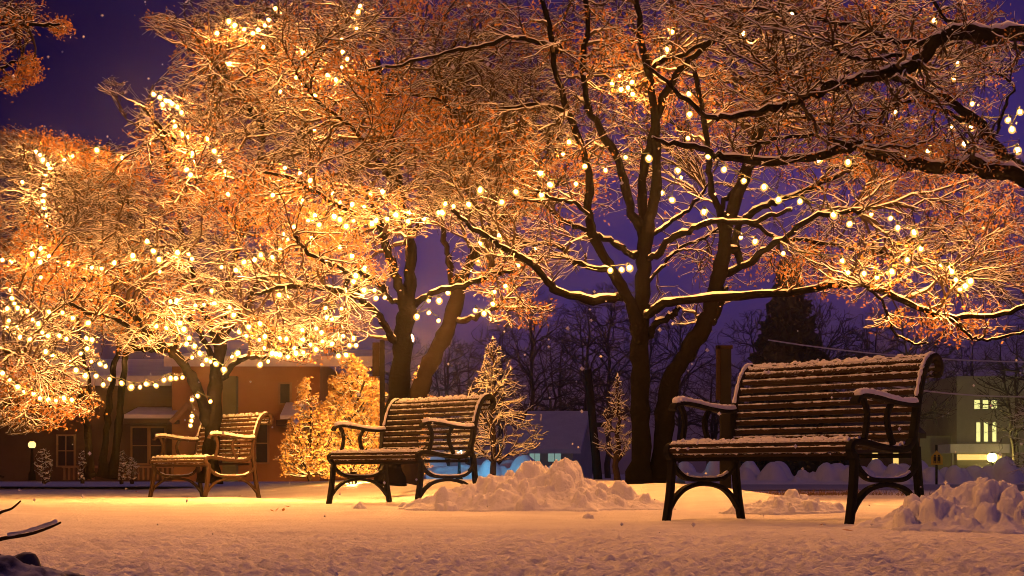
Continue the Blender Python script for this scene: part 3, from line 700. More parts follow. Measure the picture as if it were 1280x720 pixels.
# ------------------------------------------------------------------ shrubs and little trees beyond
def spray_shrub(name, label, px, pyb, pyt, hw, Y, n, mat_s='snow', lobes=None, cat='shrub', cone=False, trunk_r=.03, clear=.0, leafn=0, k3=1, fat=.0):
    base = P(px, pyb, Y); H = (pyb - pyt)/F*Y; W = hw/F*Y
    root = empty(name, base); tr = Batch(); cr = Batch(); sn = Batch()
    nn = 14; C = np.zeros((nn, 3)); C[:, 2] = np.linspace(-.05, H*.93, nn); C[1:, :2] = rng.normal(size=(nn-1, 2))*.012*H
    R = np.linspace(trunk_r, .006, nn); tr.add(tubes(C[None], R[None], 8))
    t = np.tile([[0, 0, 1.]], (nn, 1)); lo = int(clear*nn); nodes = (C[lo:], t[lo:], R[lo:])
    for lv, (cnt, K, r0, r1) in enumerate(((max(n//(26 if cone else 40), 14), 7, .014, .005), (n//5, 5, .007, .0035), (n, 4, .005, .0028))):
        z = rng.random(cnt)
        if cone: rad = W*(np.clip((1 - z)**.8, .03, 1)*(1 - fat) + fat*np.sqrt(np.clip(1 - z**2.2, .0, 1)))*np.clip(.35 + z*6, 0, 1)
        else: rad = W*np.sqrt(np.clip(1 - (2*z - .85)**2*.75, .05, 1))
        an = rng.random(cnt)*2*np.pi; q = rng.random(cnt)**.5
        zz = H*(clear + (1 - clear)*z)
        T_ = np.stack([rad*q*np.cos(an), rad*q*np.sin(an), zz], -1)
        nz = (.62 + 1.0*(fbm(an*1.9 + px, zz/H*5 + px*.3, 3) + .4))[:, None]; T_[:, :2] *= np.clip(nz, .35, 1.5)
        if lobes:
            kk = rng.integers(0, len(lobes), cnt); Lb = np.array(lobes)[kk]
            T_ = np.stack([T_[:, 0]*Lb[:, 2] + Lb[:, 0]*W, T_[:, 1]*Lb[:, 2], T_[:, 2]*Lb[:, 1]], -1)
        if cone and lv == 0:
            sl = T_.copy(); rr_ = np.hypot(sl[:, 0], sl[:, 1]); A0 = np.zeros_like(sl); A0[:, 2] = np.clip(sl[:, 2] - 1.1*rr_ - .05, H*clear*.8, None)
            tt = np.linspace(0, 1, K)[None, :, None]; Pt = A0[:, None]*(1 - tt) + sl[:, None]*tt; Pt[..., 2] -= (np.sin(np.pi*tt[..., 0])*.10*rr_[:, None])
            Rr = np.tile(np.linspace(r0, r1, K), (len(sl), 1))
        else: Pt, Rr = grow(nodes, T_, K, r0, r1, .03, .75, up=.5)
        if lv < 2: nodes = add_nodes(nodes, Pt, Rr)
        Rr = Rr*k3
        cr.add(tubes(Pt, Rr, (5, 4, 3)[lv])); Q, Rs = snow_on(Pt, Rr, .006, 1.2); Rs = np.maximum(Rs, (.95 if cone else .45)*Rr); sn.add(tubes(Q, Rs, (5, 4, 3)[lv]))
        tips = Pt
    tr.build('trunk', M['twig'], root); c = cr.build('crown', M['twig'], root); sn.build('snow', M['frost'], c)
    if leafn:
        tp = tips[:, -2:, :].reshape(-1, 3); leaves_mesh(tp[rng.integers(0, len(tp), leafn)] + rng.normal(size=(leafn, 3))*.02, .02, 'leaves', M['gold'], root)
    tag(root, label, cat); return root
M['frost'] = simple('frost', (.85,.83,.82), (.7,.66,.64), 6)
M['gold'] = simple('golden_leaf', (.75,.5,.22), (.5,.27,.09), 9, .7)
spray_shrub('shrub', 'bright golden bush behind the middle bench, left of the black trunk', 440, 596, 444, 54, 21.6, 1900, lobes=[(0,1,.8),(.5,.8,.55),(-.62,.62,.6),(-.25,.84,.7),(.2,.92,.6)], leafn=11000, cone=True, clear=.02, k3=1.2, fat=.9)
spray_shrub('shrub', 'low orange bush against the brown wall, left of the golden bush', 388, 596, 474, 38, 21.3, 1000, lobes=[(-.15,1,.7),(.4,.7,.7),(-.55,.6,.5)], leafn=5000, cone=True, clear=.02, k3=1.2, fat=.7)
spray_shrub('shrub', 'golden bush showing between the black trunk and the leaning trunk', 524, 598, 456, 16, 22, 700, leafn=1500, cone=True, k3=1.2, fat=.8)
spray_shrub('young_tree', 'small cone shaped orange lit tree right of the middle bench', 616, 594, 420, 66, 21.8, 900, cone=True, clear=.12, trunk_r=.045, cat='tree', k3=1.35)
spray_shrub('young_tree', 'small dim reddish bare tree beside the utility pole', 772, 598, 466, 30, 22, 420, cone=True, clear=.2, trunk_r=.05, cat='tree', k3=1.4)

# ------------------------------------------------------------------ buildings
M['wall_brown'] = simple('brown_stucco', (.40,.19,.075), (.30,.14,.055), 1.5, .85, .2, 30)
M['wall_dark'] = simple('dark_board', (.10,.055,.035), (.07,.04,.025), 3, .85)
M['trim'] = simple('painted_trim', (.32,.18,.09), (.25,.14,.07), 5)
M['glass'] = simple('night_glass', (.02,.018,.02), (.03,.022,.02), 2, .12, spec=.6)
M['roofsnow'] = simple('roof_snow', (.72,.68,.72), (.6,.55,.6), 2, .7, .3, 20)
M['green'] = simple('green_column', (.16,.17,.08), (.12,.13,.06), 4)
M['brick'] = simple('brown_brick', (.22,.10,.045), (.16,.07,.035), 8, .9, .3, 60)
M['beige'] = simple('beige_render', (.42,.40,.28), (.34,.32,.22), 2, .9, .1)
M['lit_yellow'] = emit('lit_window', (1, .62, .16), 1.15)
M['lit_pale'] = emit('lit_pale_window', (.95, .88, .30), 1.1)
M['sill'] = M['trim']

def parts(root, specs, Y, smooth=False):
    """specs: (name, material, [(px0,px1,py0,py1,dY,depth)...], parent or None)"""
    o0 = np.array(root.location); out = {}
    for nm, mt, rects, par in specs:
        for r in rects:
            m = MB(); m.prect(r[0], r[1], r[2], r[3], Y + r[4], r[5], o0)
            o = m.build(nm, M[mt], out[par] if par else root, bevel=0); out[nm] = o
    return out
def window(root, px0, px1, py0, py1, Y, mat='glass', bars=(1, 1), fw=2.0, fmat='trim', depth=.10):
    """frame ring with mullions proud of the wall, one pane set back in it"""
    o0 = np.array(root.location); f = MB()
    f.prect(px0-fw, px1+fw, py0-fw, py0, Y-.06, depth, o0); f.prect(px0-fw, px1+fw, py1, py1+fw, Y-.08, depth+.02, o0)
    f.prect(px0-fw, px0, py0, py1, Y-.06, depth, o0); f.prect(px1, px1+fw, py0, py1, Y-.06, depth, o0)
    for k in range(bars[0]):
        c = px0 + (px1-px0)*(k+1)/(bars[0]+1); f.prect(c-fw*.35, c+fw*.35, py0, py1, Y-.04, depth*.5, o0)
    for k in range(bars[1]):
        c = py0 + (py1-py0)*(k+1)/(bars[1]+1); f.prect(px0, px1, c-fw*.3, c+fw*.3, Y-.037, depth*.5, o0)
    fo = f.build('window', M[fmat], root)
    p = MB(); p.prect(px0, px1, py0, py1, Y-.02, .012, o0); p.build('pane', M[mat], fo)
    return fo
# left house
YB = 27.0
hb = empty('house', P(240, 598, YB)); o0 = np.array(hb.location)
w = MB(); w.prect(215, 400, 452, 602, YB, 6, o0); w.prect(398, 470, 470, 602, YB + 1.2, 5, o0); w.build('wall', M['wall_brown'], hb)
w = MB(); w.prect(-220, 216, 478, 602, YB + .5, 6, o0); w.build('porch_wall', M['wall_dark'], hb)
r = MB()
def roofslab(mb, px0, px1, pye, pyr, Y, run, th=.12, over=.35):
    a = P(px0, pye, Y - over) - o0; b = P(px1, pye, Y - over) - o0; hgt = (pye - pyr)/F*Y
    mb.prism([a, b, b + [0, run, hgt], a + [0, run, hgt]], (0, 0, th))
roofslab(r, 205, 474, 458, 424, YB, 4.5, .16); roofslab(r, -230, 214, 482, 438, YB + .5, 4.5, .16)
r.build('roof', M['roofsnow'], hb)
r = MB(); roofslab(r, 350, 398, 524, 506, YB - .02, .7, .06, .8); aw = r.build('awning', M['roofsnow'], hb); r = MB(); r.prect(345, 398, 525, 532, YB - .55, .5, o0); r.build('fascia', M['wall_dark'], aw)
r = MB(); roofslab(r, 155, 218, 523, 511, YB + .45, 1.0, .06, 1.0); aw = r.build('awning', M['roofsnow'], hb); r = MB(); r.prect(153, 219, 524, 529, YB - .35, .8, o0); r.build('fascia', M['wall_dark'], aw)
window(hb, 165, 184, 535, 579, YB + .5, bars=(0, 1)); window(hb, 188, 205, 535, 579, YB + .5, bars=(0, 1))
window(hb, 72, 92, 545, 582, YB + .5, bars=(1, 1)); window(hb, 320, 334, 530, 578, YB, bars=(0, 1)); window(hb, 350, 362, 480, 504, YB, bars=(0, 0)); window(hb, 272, 300, 532, 580, YB, bars=(1, 1))
d = MB(); d.prect(283, 287, 540, 600, YB - .12, .1, o0)
c = MB(); c.prect(278, 295, 470, 602, YB - 1.2, .22, o0); c.build('column', M['green'], hb)
s = MB(); s.prect(146, 216, 582, 585, YB - 1.4, .12, o0)
for k in range(12): s.prect(148 + k*6, 150 + k*6, 585, 600, YB - 1.38, .06, o0)
s.prect(77, 120, 582, 585, YB - 1.4, .12, o0)
for k in range(7): s.prect(79 + k*6, 81 + k*6, 585, 600, YB - 1.38, .06, o0)
s.build('balustrade', M['trim'], hb)
g_ = MB(); a = P(214, 528, YB - .6) - o0; b = P(235, 505, YB - .6) - o0; cc = P(256, 528, YB - .6) - o0
g_.tube([a, b], .05, 6); g_.tube([b, cc], .05, 6); g_.build('porch_gable', M['trim'], hb)
tag(hb, 'brown stucco house with snowy pink roofs behind the left trees', 'house')

# lantern with a glowing dome at the porch
def lamp(name, label, px, pyb, pyh, Y, r, mat, pole=.035, cat='street lamp', dome=False):
    b = P(px, pyb, Y); h = (pyb - pyh)/F*Y; root = empty(name, b)
    m = MB(); m.lathe([(pole*2.4, 0), (pole*2.4, .08), (pole*1.3, .12), (pole, .3), (pole*.8, h - r*1.1), (pole*1.6, h - r*1.0), (pole*1.6, h - r*.8)], m=10); m.build('pole', M['dark'], root, smooth=True)
    g2 = MB(); n = 10
    g2.lathe([(max(.004, r*math.sin(math.pi*i/n)), h - r*math.cos(math.pi*i/n)) for i in range(n+1)], m=14); g2.build('globe', mat, root, smooth=True)
    c2 = MB(); c2.lathe([(r*.5, h + r*.86), (r*.55, h + r*1.0), (.02, h + r*1.25)], m=10); c2.build('cap', M['dark'], root, smooth=True)
    tag(root, label, cat); return root
M['lamp_orange'] = emit('sodium_globe', (1, .38, .07), 1600)
M['lamp_dome'] = emit('lantern_glow', (1, .6, .18), 2.5)
M['lamp_blue'] = emit('blue_white_lamp', (.13, .62, 1), 330)
M['lamp_yellow'] = emit('yellow_lamp', (1, .78, .16), 230)
lamp('street_lamp', 'glowing sodium globe lamp just right of the black trunk behind the middle bench', 510, 598, 424, 21.0, .07, M['lamp_orange'])
lamp('garden_lantern', 'small glowing lantern by the dark porch at far left', 40, 600, 556, 22, .05, M['lamp_dome'], .02, 'lantern')
lamp('lamp_post', 'low blue white lamp post beyond the right end of the middle bench', 574, 602, 568, 43, .10, M['lamp_blue'], .04)

# unseen tall lamp added to light the path, post left of the frame
added_lamp = empty('street_lamp', (-3.6, 8.4, gz(-3.6, 8.4))); m = MB()
m.lathe([(.13,0),(.13,.15),(.07,.25),(.06,.6),(.045,5.4)], m=12); m.build('pole', M['dark'], added_lamp, smooth=True)
m = MB(); m.tube(resample([(0,0,5.35),(.1,0,5.7),(.5,0,5.85),(1.0,0,5.8)], 16), .03, 8); m.build('arm', M['dark'], added_lamp, smooth=True)
m = MB(); m.lathe([(.02,.24),(.10,.22),(.21,.10),(.22,.03),(.20,.03)], (1.0,0,5.6), 16); m.build('hood', M['dark'], added_lamp, smooth=True)
m = MB(); m.lathe([(max(.004, .17*math.sin(math.pi*i/12)), -.17*math.cos(math.pi*i/12)) for i in range(13)], (1.0,0,5.5), 16); m.build('globe', emit('added_lamp_globe', (1, .36, .09), 690), added_lamp, smooth=True)
added_lamp_r = copy_tree(added_lamp); added_lamp_r.location = (6.3, 13.2, 0); added_lamp_r.rotation_euler = (0, 0, math.pi); tag(added_lamp_r, 'tall unseen lamp added to light the crowns, right of the benches', 'street lamp')  # second unseen lamp, added to brighten the crowns from the right
tag(added_lamp, 'tall unseen lamp added to light the path, left of the benches', 'street lamp')

# little fill light added to brighten the golden bush from below
fl_ = empty('fill_light', (-1.93, 20.35, gz(-1.93, 20.35) - .02)); m = MB(); m.tube([(0,0,-.05),(0,0,.07)], .012, 6); m.build('stake', M['dark'], fl_)
m = MB(); m.tube([(0,-.05,.045),(0,-.03,.06),(0,.05,.12)], [.03,.06,.07], 12, caps=False); m.build('housing', M['dark'], fl_, smooth=True)
m = MB(); m.tube([(0,.034,.108),(0,.040,.1125)], [.058,.058], 12); m.build('lens', emit('fill_lens', (1, .45, .09), 2400), fl_)
tag(fl_, 'small added fill light on a stake at the foot of the golden bush', 'fill_light')

# small house
YH = 58.0
hs = empty('cottage', P(700, 600, YH)); o0 = np.array(hs.location)
M['mint'] = simple('pale_siding', (.5,.52,.45), (.42,.45,.38), 3)
A_ = P(655, 560, YH) - o0; B_ = P(716, 558, YH) - o0; C_ = P(744, 558, YH + 5) - o0
zb = -.3
w = MB()
w.add([(A_[0],A_[1],zb),(B_[0],B_[1],zb),(B_[0],B_[1],B_[2]),(A_[0],A_[1],B_[2])], [(0,1,2,3)])
rz_ = P(0, 520, YH + 2.5)[2] - o0[2]
E_ = np.array([B_[0] + .9, B_[1] + 5, 0]); A2 = np.array([A_[0] + .9, A_[1] + 5, 0])
rid_b = np.array([(B_[0] + E_[0])/2, (B_[1] + E_[1])/2, rz_]); rid_a = np.array([(A_[0] + A2[0])/2, (A_[1] + A2[1])/2, rz_])
ev = B_[2]
w.add([(B_[0],B_[1],zb),(E_[0],E_[1],zb),(E_[0],E_[1],ev),tuple(rid_b),(B_[0],B_[1],ev)], [(0,1,2,3,4)])
w.add([(A_[0],A_[1],zb),(A2[0],A2[1],zb),(A2[0],A2[1],ev),tuple(rid_a),(A_[0],A_[1],ev)], [(0,1,2,3,4)])
w.add([(A2[0],A2[1],zb),(E_[0],E_[1],zb),(E_[0],E_[1],ev),(A2[0],A2[1],ev)], [(0,1,2,3)])
w.build('wall', M['mint'], hs)
r = MB(); da = np.array([-.3, -.45, -.25]); db = np.array([.25, -.45, -.25])
r.prism([np.array([A_[0],A_[1],ev]) + da, np.array([B_[0],B_[1],ev]) + db, rid_b + [.25,0,.02], rid_a + [-.3,0,.02]], (0,0,.16))
r.prism([np.array([A2[0],A2[1],ev]) + [-.3,.45,-.25], np.array([E_[0],E_[1],ev]) + [.25,.45,-.25], rid_b + [.25,0,.02], rid_a + [-.3,0,.02]], (0,0,.16))
r.build('roof', M['roofsnow'], hs)
M['lit_cool'] = emit('cool_window', (.55, .85, .75), .35)
window(hs, 662, 675, 563, 577, YH, 'lit_cool', (1, 0), 1.0, 'mint'); window(hs, 685, 701, 563, 577, YH, 'lit_cool', (1, 0), 1.0, 'mint')
tag(hs, 'small pale cottage with steep snowy mauve roof beyond the lumpy snow heap', 'house')

# low brick building behind the near bench
YK = 62.0
bk = empty('brick_building', P(1040, 600, YK)); o0 = np.array(bk.location)
w = MB(); w.prect(918, 1150, 548, 606, YK, 9, o0); w.build('wall', M['brick'], bk)
r = MB(); a = P(910, 548, YK-.6) - o0; b = P(1158, 548, YK-.6) - o0; r.prism([a, b, b + [0,5,1.3], a + [0,5,1.3]], (0,0,.2)); r.build('roof', M['wall_dark'], bk)
window(bk, 1090.5, 1097.5, 566, 593, YK, 'lit_yellow', (0, 1), .7, 'trim'); window(bk, 1116.5, 1123.5, 566, 593, YK, 'lit_yellow', (0, 1), .7, 'trim')
tag(bk, 'low dark brick building with two lit windows seen under the nearest bench', 'building')
# oval sign
so_ = MB(); n = 20; c0 = P(1017, 582, YK - .3); cpost = P(1017, 604, YK - .3)
so_.prism([(.155*math.cos(2*math.pi*i/n), 0, .24*math.sin(2*math.pi*i/n)) for i in range(n)], (0, .05, 0))
osn = so_.build('oval_sign', simple('tan_sign', (.55,.3,.14), (.45,.25,.12), 6), None); osn.location = list(map(float, c0)); tag(osn, 'tan oval sign with a dark upright emblem on the brick building', 'sign')
e_ = MB(); e_.box(-.025, .025, -.012, 0, -.15, .15); e_.box(-.06, .06, -.010, 0, -.02, .02); e_.build('emblem', M['dark'], osn)

# school crossing sign
ys = 40.0; sb = P(1171, 604, ys); ss = empty('crossing_sign', sb); o0 = sb
m = MB(); m.tube([(0, .03, -.2), (0, .03, (604-556)/F*ys)], .03, 8); m.build('post', M['dark'], ss)
M['sign_yellow'] = simple('sign_yellow', (.75,.5,.03), (.65,.42,.03), 5, .5)
_, _nt, _bb = (M['sign_yellow'], M['sign_yellow'].node_tree, M['sign_yellow'].node_tree.nodes['Principled BSDF'])
def sp(px, py): q = P(px, py, ys - .02) - o0; return q
m = MB(); m.prism([sp(1164,581), sp(1164,571), sp(1171,563), sp(1178.5,571), sp(1178.5,581)], (0, .02, 0)); pl = m.build('plate', M['sign_yellow'], ss)
m = MB()
for cx in (1168.6, 1173.6):
    a = sp(cx, 569.6); m.box(a[0]-.022, a[0]+.022, a[1]-.006, a[1]-.002, a[2]-.022, a[2]+.022)
    a = sp(cx, 573.5); m.box(a[0]-.034, a[0]+.034, a[1]-.006, a[1]-.002, a[2]-.05, a[2]+.05)
    for dx in (-.022, .022):
        a = sp(cx, 577.3); m.box(a[0]+dx-.012, a[0]+dx+.012, a[1]-.006, a[1]-.002, a[2]-.035, a[2]+.03)
m.build('pictogram', M['dark'], pl)
tag(ss, 'yellow five sided school crossing sign with two black walkers', 'sign')

# right building
YR = 75.0
rb = empty('civic_building', P(1210, 600, YR)); o0 = np.array(rb.location)
w = MB(); w.prect(1196, 1420, 470, 606, YR, 10, o0); w.prect(1150, 1196, 545, 606, YR + 1, 8, o0); w.build('wall', M['beige'], rb)
for k, c in enumerate((1221.5, 1232, 1243)): window(rb, c-3.6, c+3.6, 500, 511, YR, 'lit_pale', (0, 1), .6, 'beige')
for k, c in enumerate((1223, 1232.5, 1243)): window(rb, c-2.6, c+2.6, 528, 552, YR, 'lit_pale', (0, 1), .6, 'beige')
m = MB(); m.prect(1188, 1262, 555, 566, YR - 2.5, 2.5, o0); m.build('canopy', M['roofsnow'], rb)
m = MB(); m.prect(1197, 1252, 568, 575, YR - .08, .06, o0); m.build('entrance_window', M['lit_yellow'], rb)
for px in (1190, 1259):
    m = MB(); m.prect(px, px+2.5, 566, 606, YR - 2.4, .1, o0); m.build('column', M['beige'], rb)
tag(rb, 'tall beige building with lit windows and a lamplit entrance canopy at right', 'building')
lamp('lamp_post', 'dazzling yellow lamp before the entrance of the beige building', 1240, 604, 572, 66, .18, M['lamp_yellow'], .05)

# poles, posts, cables
up = empty('utility_pole', P(747, 598, 44)); o0 = np.array(up.location)
m = MB(); m.tube([P(748, 604, 44) - o0, P(742, 540, 44) - o0, P(735, 462, 44) - o0], [.12, .11, .09], 9); m.build('pole', M['wood'], up, smooth=True)
m = MB(); a = P(743, 528, 43.9) - o0; b = P(757, 534, 43.9) - o0; m.box(a[0], b[0], a[1]-.02, a[1]+.02, b[2], a[2]); m.build('street_sign', M['dark'], up)
tag(up, 'leaning wooden utility pole with a small sign, right of the cottage', 'pole')
po = empty('wooden_post', P(906, 612, 14.5)); o0 = np.array(po.location)
m = MB(); m.prect(901, 914, 436, 625, 14.5, .09, o0); m.build('post', M['dark'], po)
m = MB(); m.prect(896, 900.6, 432, 500, 14.5, .05, o0); m.prect(896, 916, 431.5, 435.7, 14.5, .1, o0); m.build('board', M['wood'], po)
tag(po, 'dark square post with a narrow board behind the left end of the nearest bench', 'post')
p2 = empty('dark_post', P(477, 600, 18)); o0 = np.array(p2.location)
m = MB(); m.prect(474.5, 480.5, 425, 608, 18, .06, o0); m.build('post', M['dark'], p2)
m = MB(); m.prect(465.5, 474, 428, 470, 18, .05, o0); m.build('sign_board', M['wood'], p2)
tag(p2, 'thin dark post with a narrow board, left of the black trunk behind the middle bench', 'post')
for (lab, a, b) in (('overhead cable stretched level above the right bench and the beige building', P(1100,480,38), P(1420,484,38)), ('overhead cable sloping across the trees behind the right bench, the upper of two', P(960,425,44), P(1420,450,44))):
    s_ = np.linspace(0, 1, 12)[:, None]; pts = a*(1-s_) + b*s_; pts[:, 2] -= .25*4*(s_*(1-s_))[:, 0]
    m = MB(); m.tube(pts - a, .018, 5); o = m.build('overhead_cable', M['roofsnow'], None, smooth=True); o.location = list(map(float, a)); tag(o, lab, 'cable')

# snow capped shrubs by the porch
for (px, py, r_, lab) in ((152,572,9,'round snow capped shrub beside the slanting slim trunk'),(165,578,7,'small snow capped shrub under the porch windows'),(103,570,7,'snow dusted shrub left of the slim trunks'),(55,572,11,'dark snow flecked shrub beside the lantern')):
    spray_shrub('shrub', lab, px, 600, py - r_, r_, 24, 260, k3=1.6)
# dark shrub at right edge
spray_shrub('shrub', 'dark bare shrub at the right edge before the beige building', 1302, 606, 470, 40, 30, 900, k3=.8)

# ------------------------------------------------------------------ dark trees in the distance
M['far_bark'] = simple('far_bark', (.045,.032,.03), (.03,.022,.022), 2)
def far_tree_make(H, W, n, stems):
    root = empty('bare_tree', (0, 0, 0)); tr = Batch(); cr = Batch(); pos = []; dr = []; rd = []
    for k in range(stems):
        nn = 12; C = np.zeros((nn, 3)); s = np.linspace(0, 1, nn); C[:, 2] = s*H*.85; an = rng.random()*6.3
        C[:, 0] = np.cos(an)*W*.35*s**1.5*(k > 0) + rng.normal()*.3*s; C[:, 1] = np.sin(an)*W*.35*s**1.5*(k > 0)
        C[1:, :2] += rng.normal(size=(nn-1, 2))*.05
        R = np.linspace(.17, .04, nn)*(1 if k == 0 else .7); tr.add(tubes(C[None], R[None], 7))
        t = np.gradient(C, axis=0); t /= np.linalg.norm(t, axis=1, keepdims=True); pos.append(C[4:]); dr.append(t[4:]); rd.append(R[4:])
    nodes = (np.concatenate(pos), np.concatenate(dr), np.concatenate(rd))
    for lv, (cnt, K, r0, r1) in enumerate(((n//14, 7, .06, .025), (n//4, 5, .03, .014), (n, 4, .016, .009))):
        z = rng.random(cnt)**.8; rad = W*np.sqrt(np.clip(1 - (1.7*z - .7)**2, .05, 1)); an = rng.random(cnt)*6.283; q = rng.random(cnt)**.5
        Pt, R = grow(nodes, np.stack([rad*q*np.cos(an), rad*q*np.sin(an), H*(.3 + .7*z)], -1), K, r0, r1, .03, .7, up=.5)
        cr.add(tubes(Pt, R, 3)); nodes = add_nodes(nodes, Pt, R)
    tr.build('trunk', M['far_bark'], root); cr.build('crown', M['far_bark'], root); return root
protos = [far_tree_make(9, 3.2, 700, 1), far_tree_make(8, 2.6, 600, 3), far_tree_make(10, 2.4, 600, 2)]
spots = [(665,70,.8),(700,88,1.0),(735,76,.9),(760,95,1.1),(585,84,.8),(625,100,1.05),(850,90,.9),(890,80,.75),(1000,84,.9),(1030,72,.75),(1060,78,.8),(1095,92,1.0),(1135,70,.75),(1170,86,.9),(1270,66,.7),(1310,60,.8),(560,70,.7),(800,105,1.1),(945,98,1.0),(500,90,.9),(1215,100,.9)]
for i, (px, Y, s) in enumerate(spots):
    k = i % 3; o = protos[k] if i < 3 else copy_tree(protos[k])
    b = P(px, 592, Y); o.location = (b[0], Y, -.1); o.rotation_euler = (0, 0, rng.random()*6.28); o.scale = (s, s, s*(.9 + .25*rng.random()))
    tag(o, 'dark bare tree in the dim stand beyond the street', 'tree', 'bare trees beyond the street')
# conifers
M['needles'] = simple('conifer_needles', (.035,.04,.022), (.02,.025,.015), 2)
def conifer(px, Y, H, W, lab):
    b = P(px, 592, Y); root = empty('conifer', (b[0], Y, -.1)); m = MB(); m.tube([(0,0,0),(0,0,H*.96)], [.2,.03], 8); m.build('trunk', M['far_bark'], root)
    n = 5200; z = rng.random(n)**1.15; tier = (z*13).astype(int)/13 + .01; rr = W*(1 - tier)**.9*(.25 + .75*rng.random(n)**.6)
    tier_off = rng.random(14)*6; br = rng.integers(0, 9, n); an = br*2*np.pi/9 + tier_off[(z*13).astype(int)] + rng.normal(size=n)*.16
    C = np.stack([rr*np.cos(an), rr*np.sin(an), H*(.06 + .92*(tier + .012*rng.normal(size=n))) - rr*.22], -1)
    o = leaves_mesh(C, .22, 'crown', M['needles'], root); tag(root, lab, 'tree'); return root
conifer(985, 52, 7.2, 2.3, 'dark conifer standing above the back of the nearest bench')
conifer(1345, 50, 6, 1.5, 'dark conifer at the right edge beside the beige building')

# ------------------------------------------------------------------ small dark litter on the snow, dry grass, flakes
lit = [(340,641),(347,640),(354,640),(360,636),(1028,660),(1060,668),(170,616),(300,622),(1106,652),(376,615)]
for i, (px, py) in enumerate(lit):
    Y = F*(CH)/(py - HY); 
    for _ in range(4):
        x = P(px, 0, Y)[0]; Y = F*(CH - gz(x, Y))/(py - HY)
    x = P(px, 0, Y)[0]
    a = rng.random()*3.1; m = MB(); l = .018 + .012*rng.random(); w_ = l*.45
    m.add([(-l,0,.004),(0,-w_,.010),(l,0,.016),(0,w_,.007),(0,0,.013)], [(0,1,4),(1,2,4),(2,3,4),(3,0,4)]); 
    o = m.build('dead_leaf', M['leaf'], None); o.location = (x, Y, gz(x, Y) + .008); o.rotation_euler = (.3*rng.normal(), .3*rng.normal(), a)
    tag(o, 'curled brown dead leaf lying on the trodden snow', 'leaf', 'dead leaves on the snow')
n = 700; gxp = P(1030,0,19.6)[0] + rng.normal(size=n)*.55; gyp = 20 + rng.normal(size=n)*.25
V = []; 
for x, y in zip(gxp, gyp):
    h = .03 + .06*rng.random(); dx = rng.normal()*.03; V += [(x-.004, y, 0), (x+.004, y, 0), (x+dx, y+rng.normal()*.02, h)]
o = raw_mesh('dry_grass', V, np.arange(len(V)).reshape(-1, 3), 3, simple('dry_grass', (.22,.13,.06), (.12,.07,.04), 4), None, False); tag(o, kind='stuff', label='dry grass strip poking through snow by the street')
nf = 420; fl = Batch()
py = rng.random(nf)*720; px = rng.random(nf)*1500 - 110; Yf = 2.6 + 13*rng.random(nf)
ct = np.stack([(px-HX)/F*Yf, Yf, CH + (HY-py)/F*Yf], -1); ct = ct[ct[:, 2] > .05]
rf = (.004 + .0065*rng.random(len(ct))**2)*np.clip(ct[:, 1]/7, .5, 1.6)
m = MB()
for c, r_ in zip(ct, rf):
    vs = [np.array(v)*r_*(.7 + .5*rng.random()) + c for v in ((1,0,0),(-1,0,0),(0,1,0),(0,-1,0),(0,0,1),(0,0,-1),(.6,.6,.4),(-.6,.5,-.5))]
    m.add(vs[:6], [(0,2,4),(2,1,4),(1,3,4),(3,0,4),(2,0,5),(1,2,5),(3,1,5),(0,3,5)])
o = m.build('falling_snow', M['snow'], None, smooth=True); tag(o, kind='stuff', label='snowflakes drifting down in the night air')

# ------------------------------------------------------------------ winter haze
hm = bpy.data.materials.new('haze'); hm.use_nodes = True; nt = hm.node_tree; nt.nodes.clear()
pv = nd(nt, 'ShaderNodeVolumePrincipled'); om = nd(nt, 'ShaderNodeOutputMaterial'); nt.links.new(pv.outputs[0], om.inputs['Volume'])
pv.inputs['Color'].default_value = (.85, .82, .88, 1); pv.inputs['Density'].default_value = HAZE; pv.inputs['Anisotropy'].default_value = .955
m = MB(); m.box(-420, 420, -70, 720, -1.6, 13); hz = m.build('haze', hm); tag(hz, kind='stuff', label='thin cold haze over the park and street')
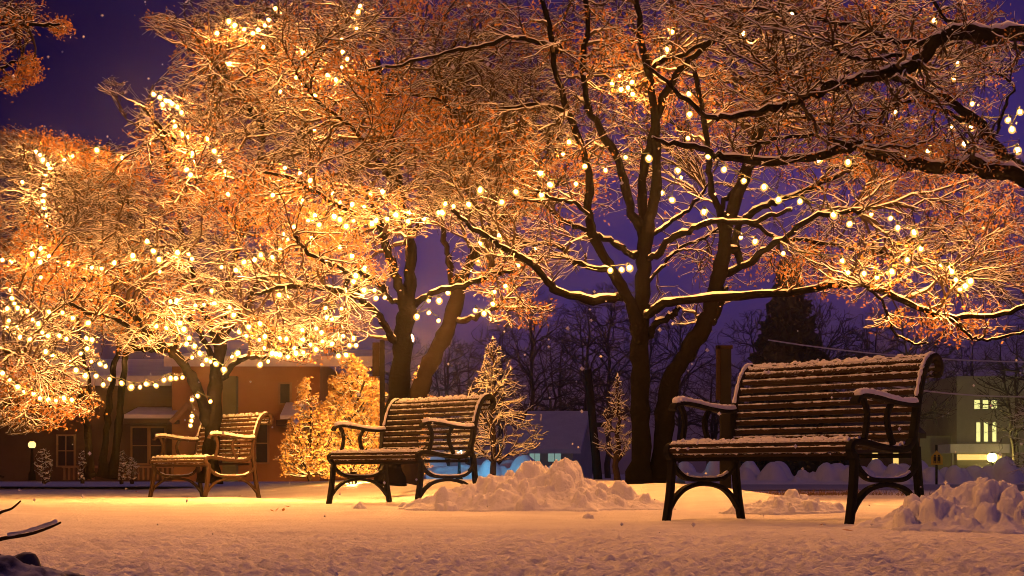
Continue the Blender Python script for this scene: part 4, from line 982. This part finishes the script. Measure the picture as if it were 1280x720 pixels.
# ------------------------------------------------------------------ world, light, camera
wd = bpy.data.worlds.new('World'); scene.world = wd; wd.use_nodes = True; nt = wd.node_tree
bgn = nt.nodes['Background']; tc = nd(nt, 'ShaderNodeTexCoord'); sx = nd(nt, 'ShaderNodeSeparateXYZ'); nt.links.new(tc.outputs['Generated'], sx.inputs[0])
rp = ramp(nt, sx.outputs['Z'], [(0, (.055,.024,.036)), (.045, (.056,.025,.054)), (.10, (.058,.030,.155)), (.17, (.054,.029,.20)), (.25, (.030,.016,.13)), (.40, (.055,.034,.11)), (1, (.07,.042,.12))])
rl = ramp(nt, sx.outputs['X'], [(0, (.02,.04,.16)), (1, (1,1,1))]); mrx = nd(nt, 'ShaderNodeMapRange'); mrx.inputs['From Min'].default_value = -.30; mrx.inputs['From Max'].default_value = -.02
nt.links.new(sx.outputs['X'], mrx.inputs['Value']); nt.links.new(mrx.outputs[0], rl.inputs['Fac'])
ns = nd(nt, 'ShaderNodeTexNoise'); ns.inputs['Scale'].default_value = 6; ns.inputs['Detail'].default_value = 5; nt.links.new(tc.outputs['Generated'], ns.inputs['Vector'])
rn = ramp(nt, ns.outputs['Fac'], [(.3, (.75,.75,.8)), (.7, (1.25,1.2,1.2))])
mx = nd(nt, 'ShaderNodeMix', data_type='RGBA', blend_type='MULTIPLY'); mx.inputs['Factor'].default_value = 1; nt.links.new(rp.outputs[0], mx.inputs['A']); nt.links.new(rl.outputs[0], mx.inputs['B'])
mx2 = nd(nt, 'ShaderNodeMix', data_type='RGBA', blend_type='MULTIPLY'); mx2.inputs['Factor'].default_value = 1; nt.links.new(mx.outputs['Result'], mx2.inputs['A']); nt.links.new(rn.outputs[0], mx2.inputs['B'])
nt.links.new(mx2.outputs['Result'], bgn.inputs['Color']); bgn.inputs['Strength'].default_value = .78

sun = bpy.data.lights.new('sun', 'SUN'); sun.energy = .12; sun.angle = math.radians(12); sun.color = (1, .45, .17)
so = bpy.data.objects.new('sun', sun); col.objects.link(so); so.rotation_euler = (math.radians(47), 0, math.radians(-84))

cam = bpy.data.cameras.new('camera'); cam.sensor_width = 36; cam.lens = F/1280*36; cam.shift_y = (HY - 360)/1280; cam.clip_start = .05; cam.clip_end = 2000
co = bpy.data.objects.new('camera', cam); col.objects.link(co); co.location = (0, 0, CH); co.rotation_euler = (math.pi/2, 0, 0); scene.camera = co

scene.view_settings.view_transform = 'Standard'; scene.view_settings.look = 'None'; scene.view_settings.gamma = 1; scene.view_settings.exposure = 0
scene.render.engine = 'CYCLES'; cy = scene.cycles
cy.filter_width = 1.0; cy.max_bounces = 4; cy.diffuse_bounces = 2; cy.glossy_bounces = 1; cy.transmission_bounces = 2; cy.sample_clamp_indirect = 3; cy.caustics_reflective = False; cy.caustics_refractive = False
print('built', round(time.time() - T0, 1), 's')
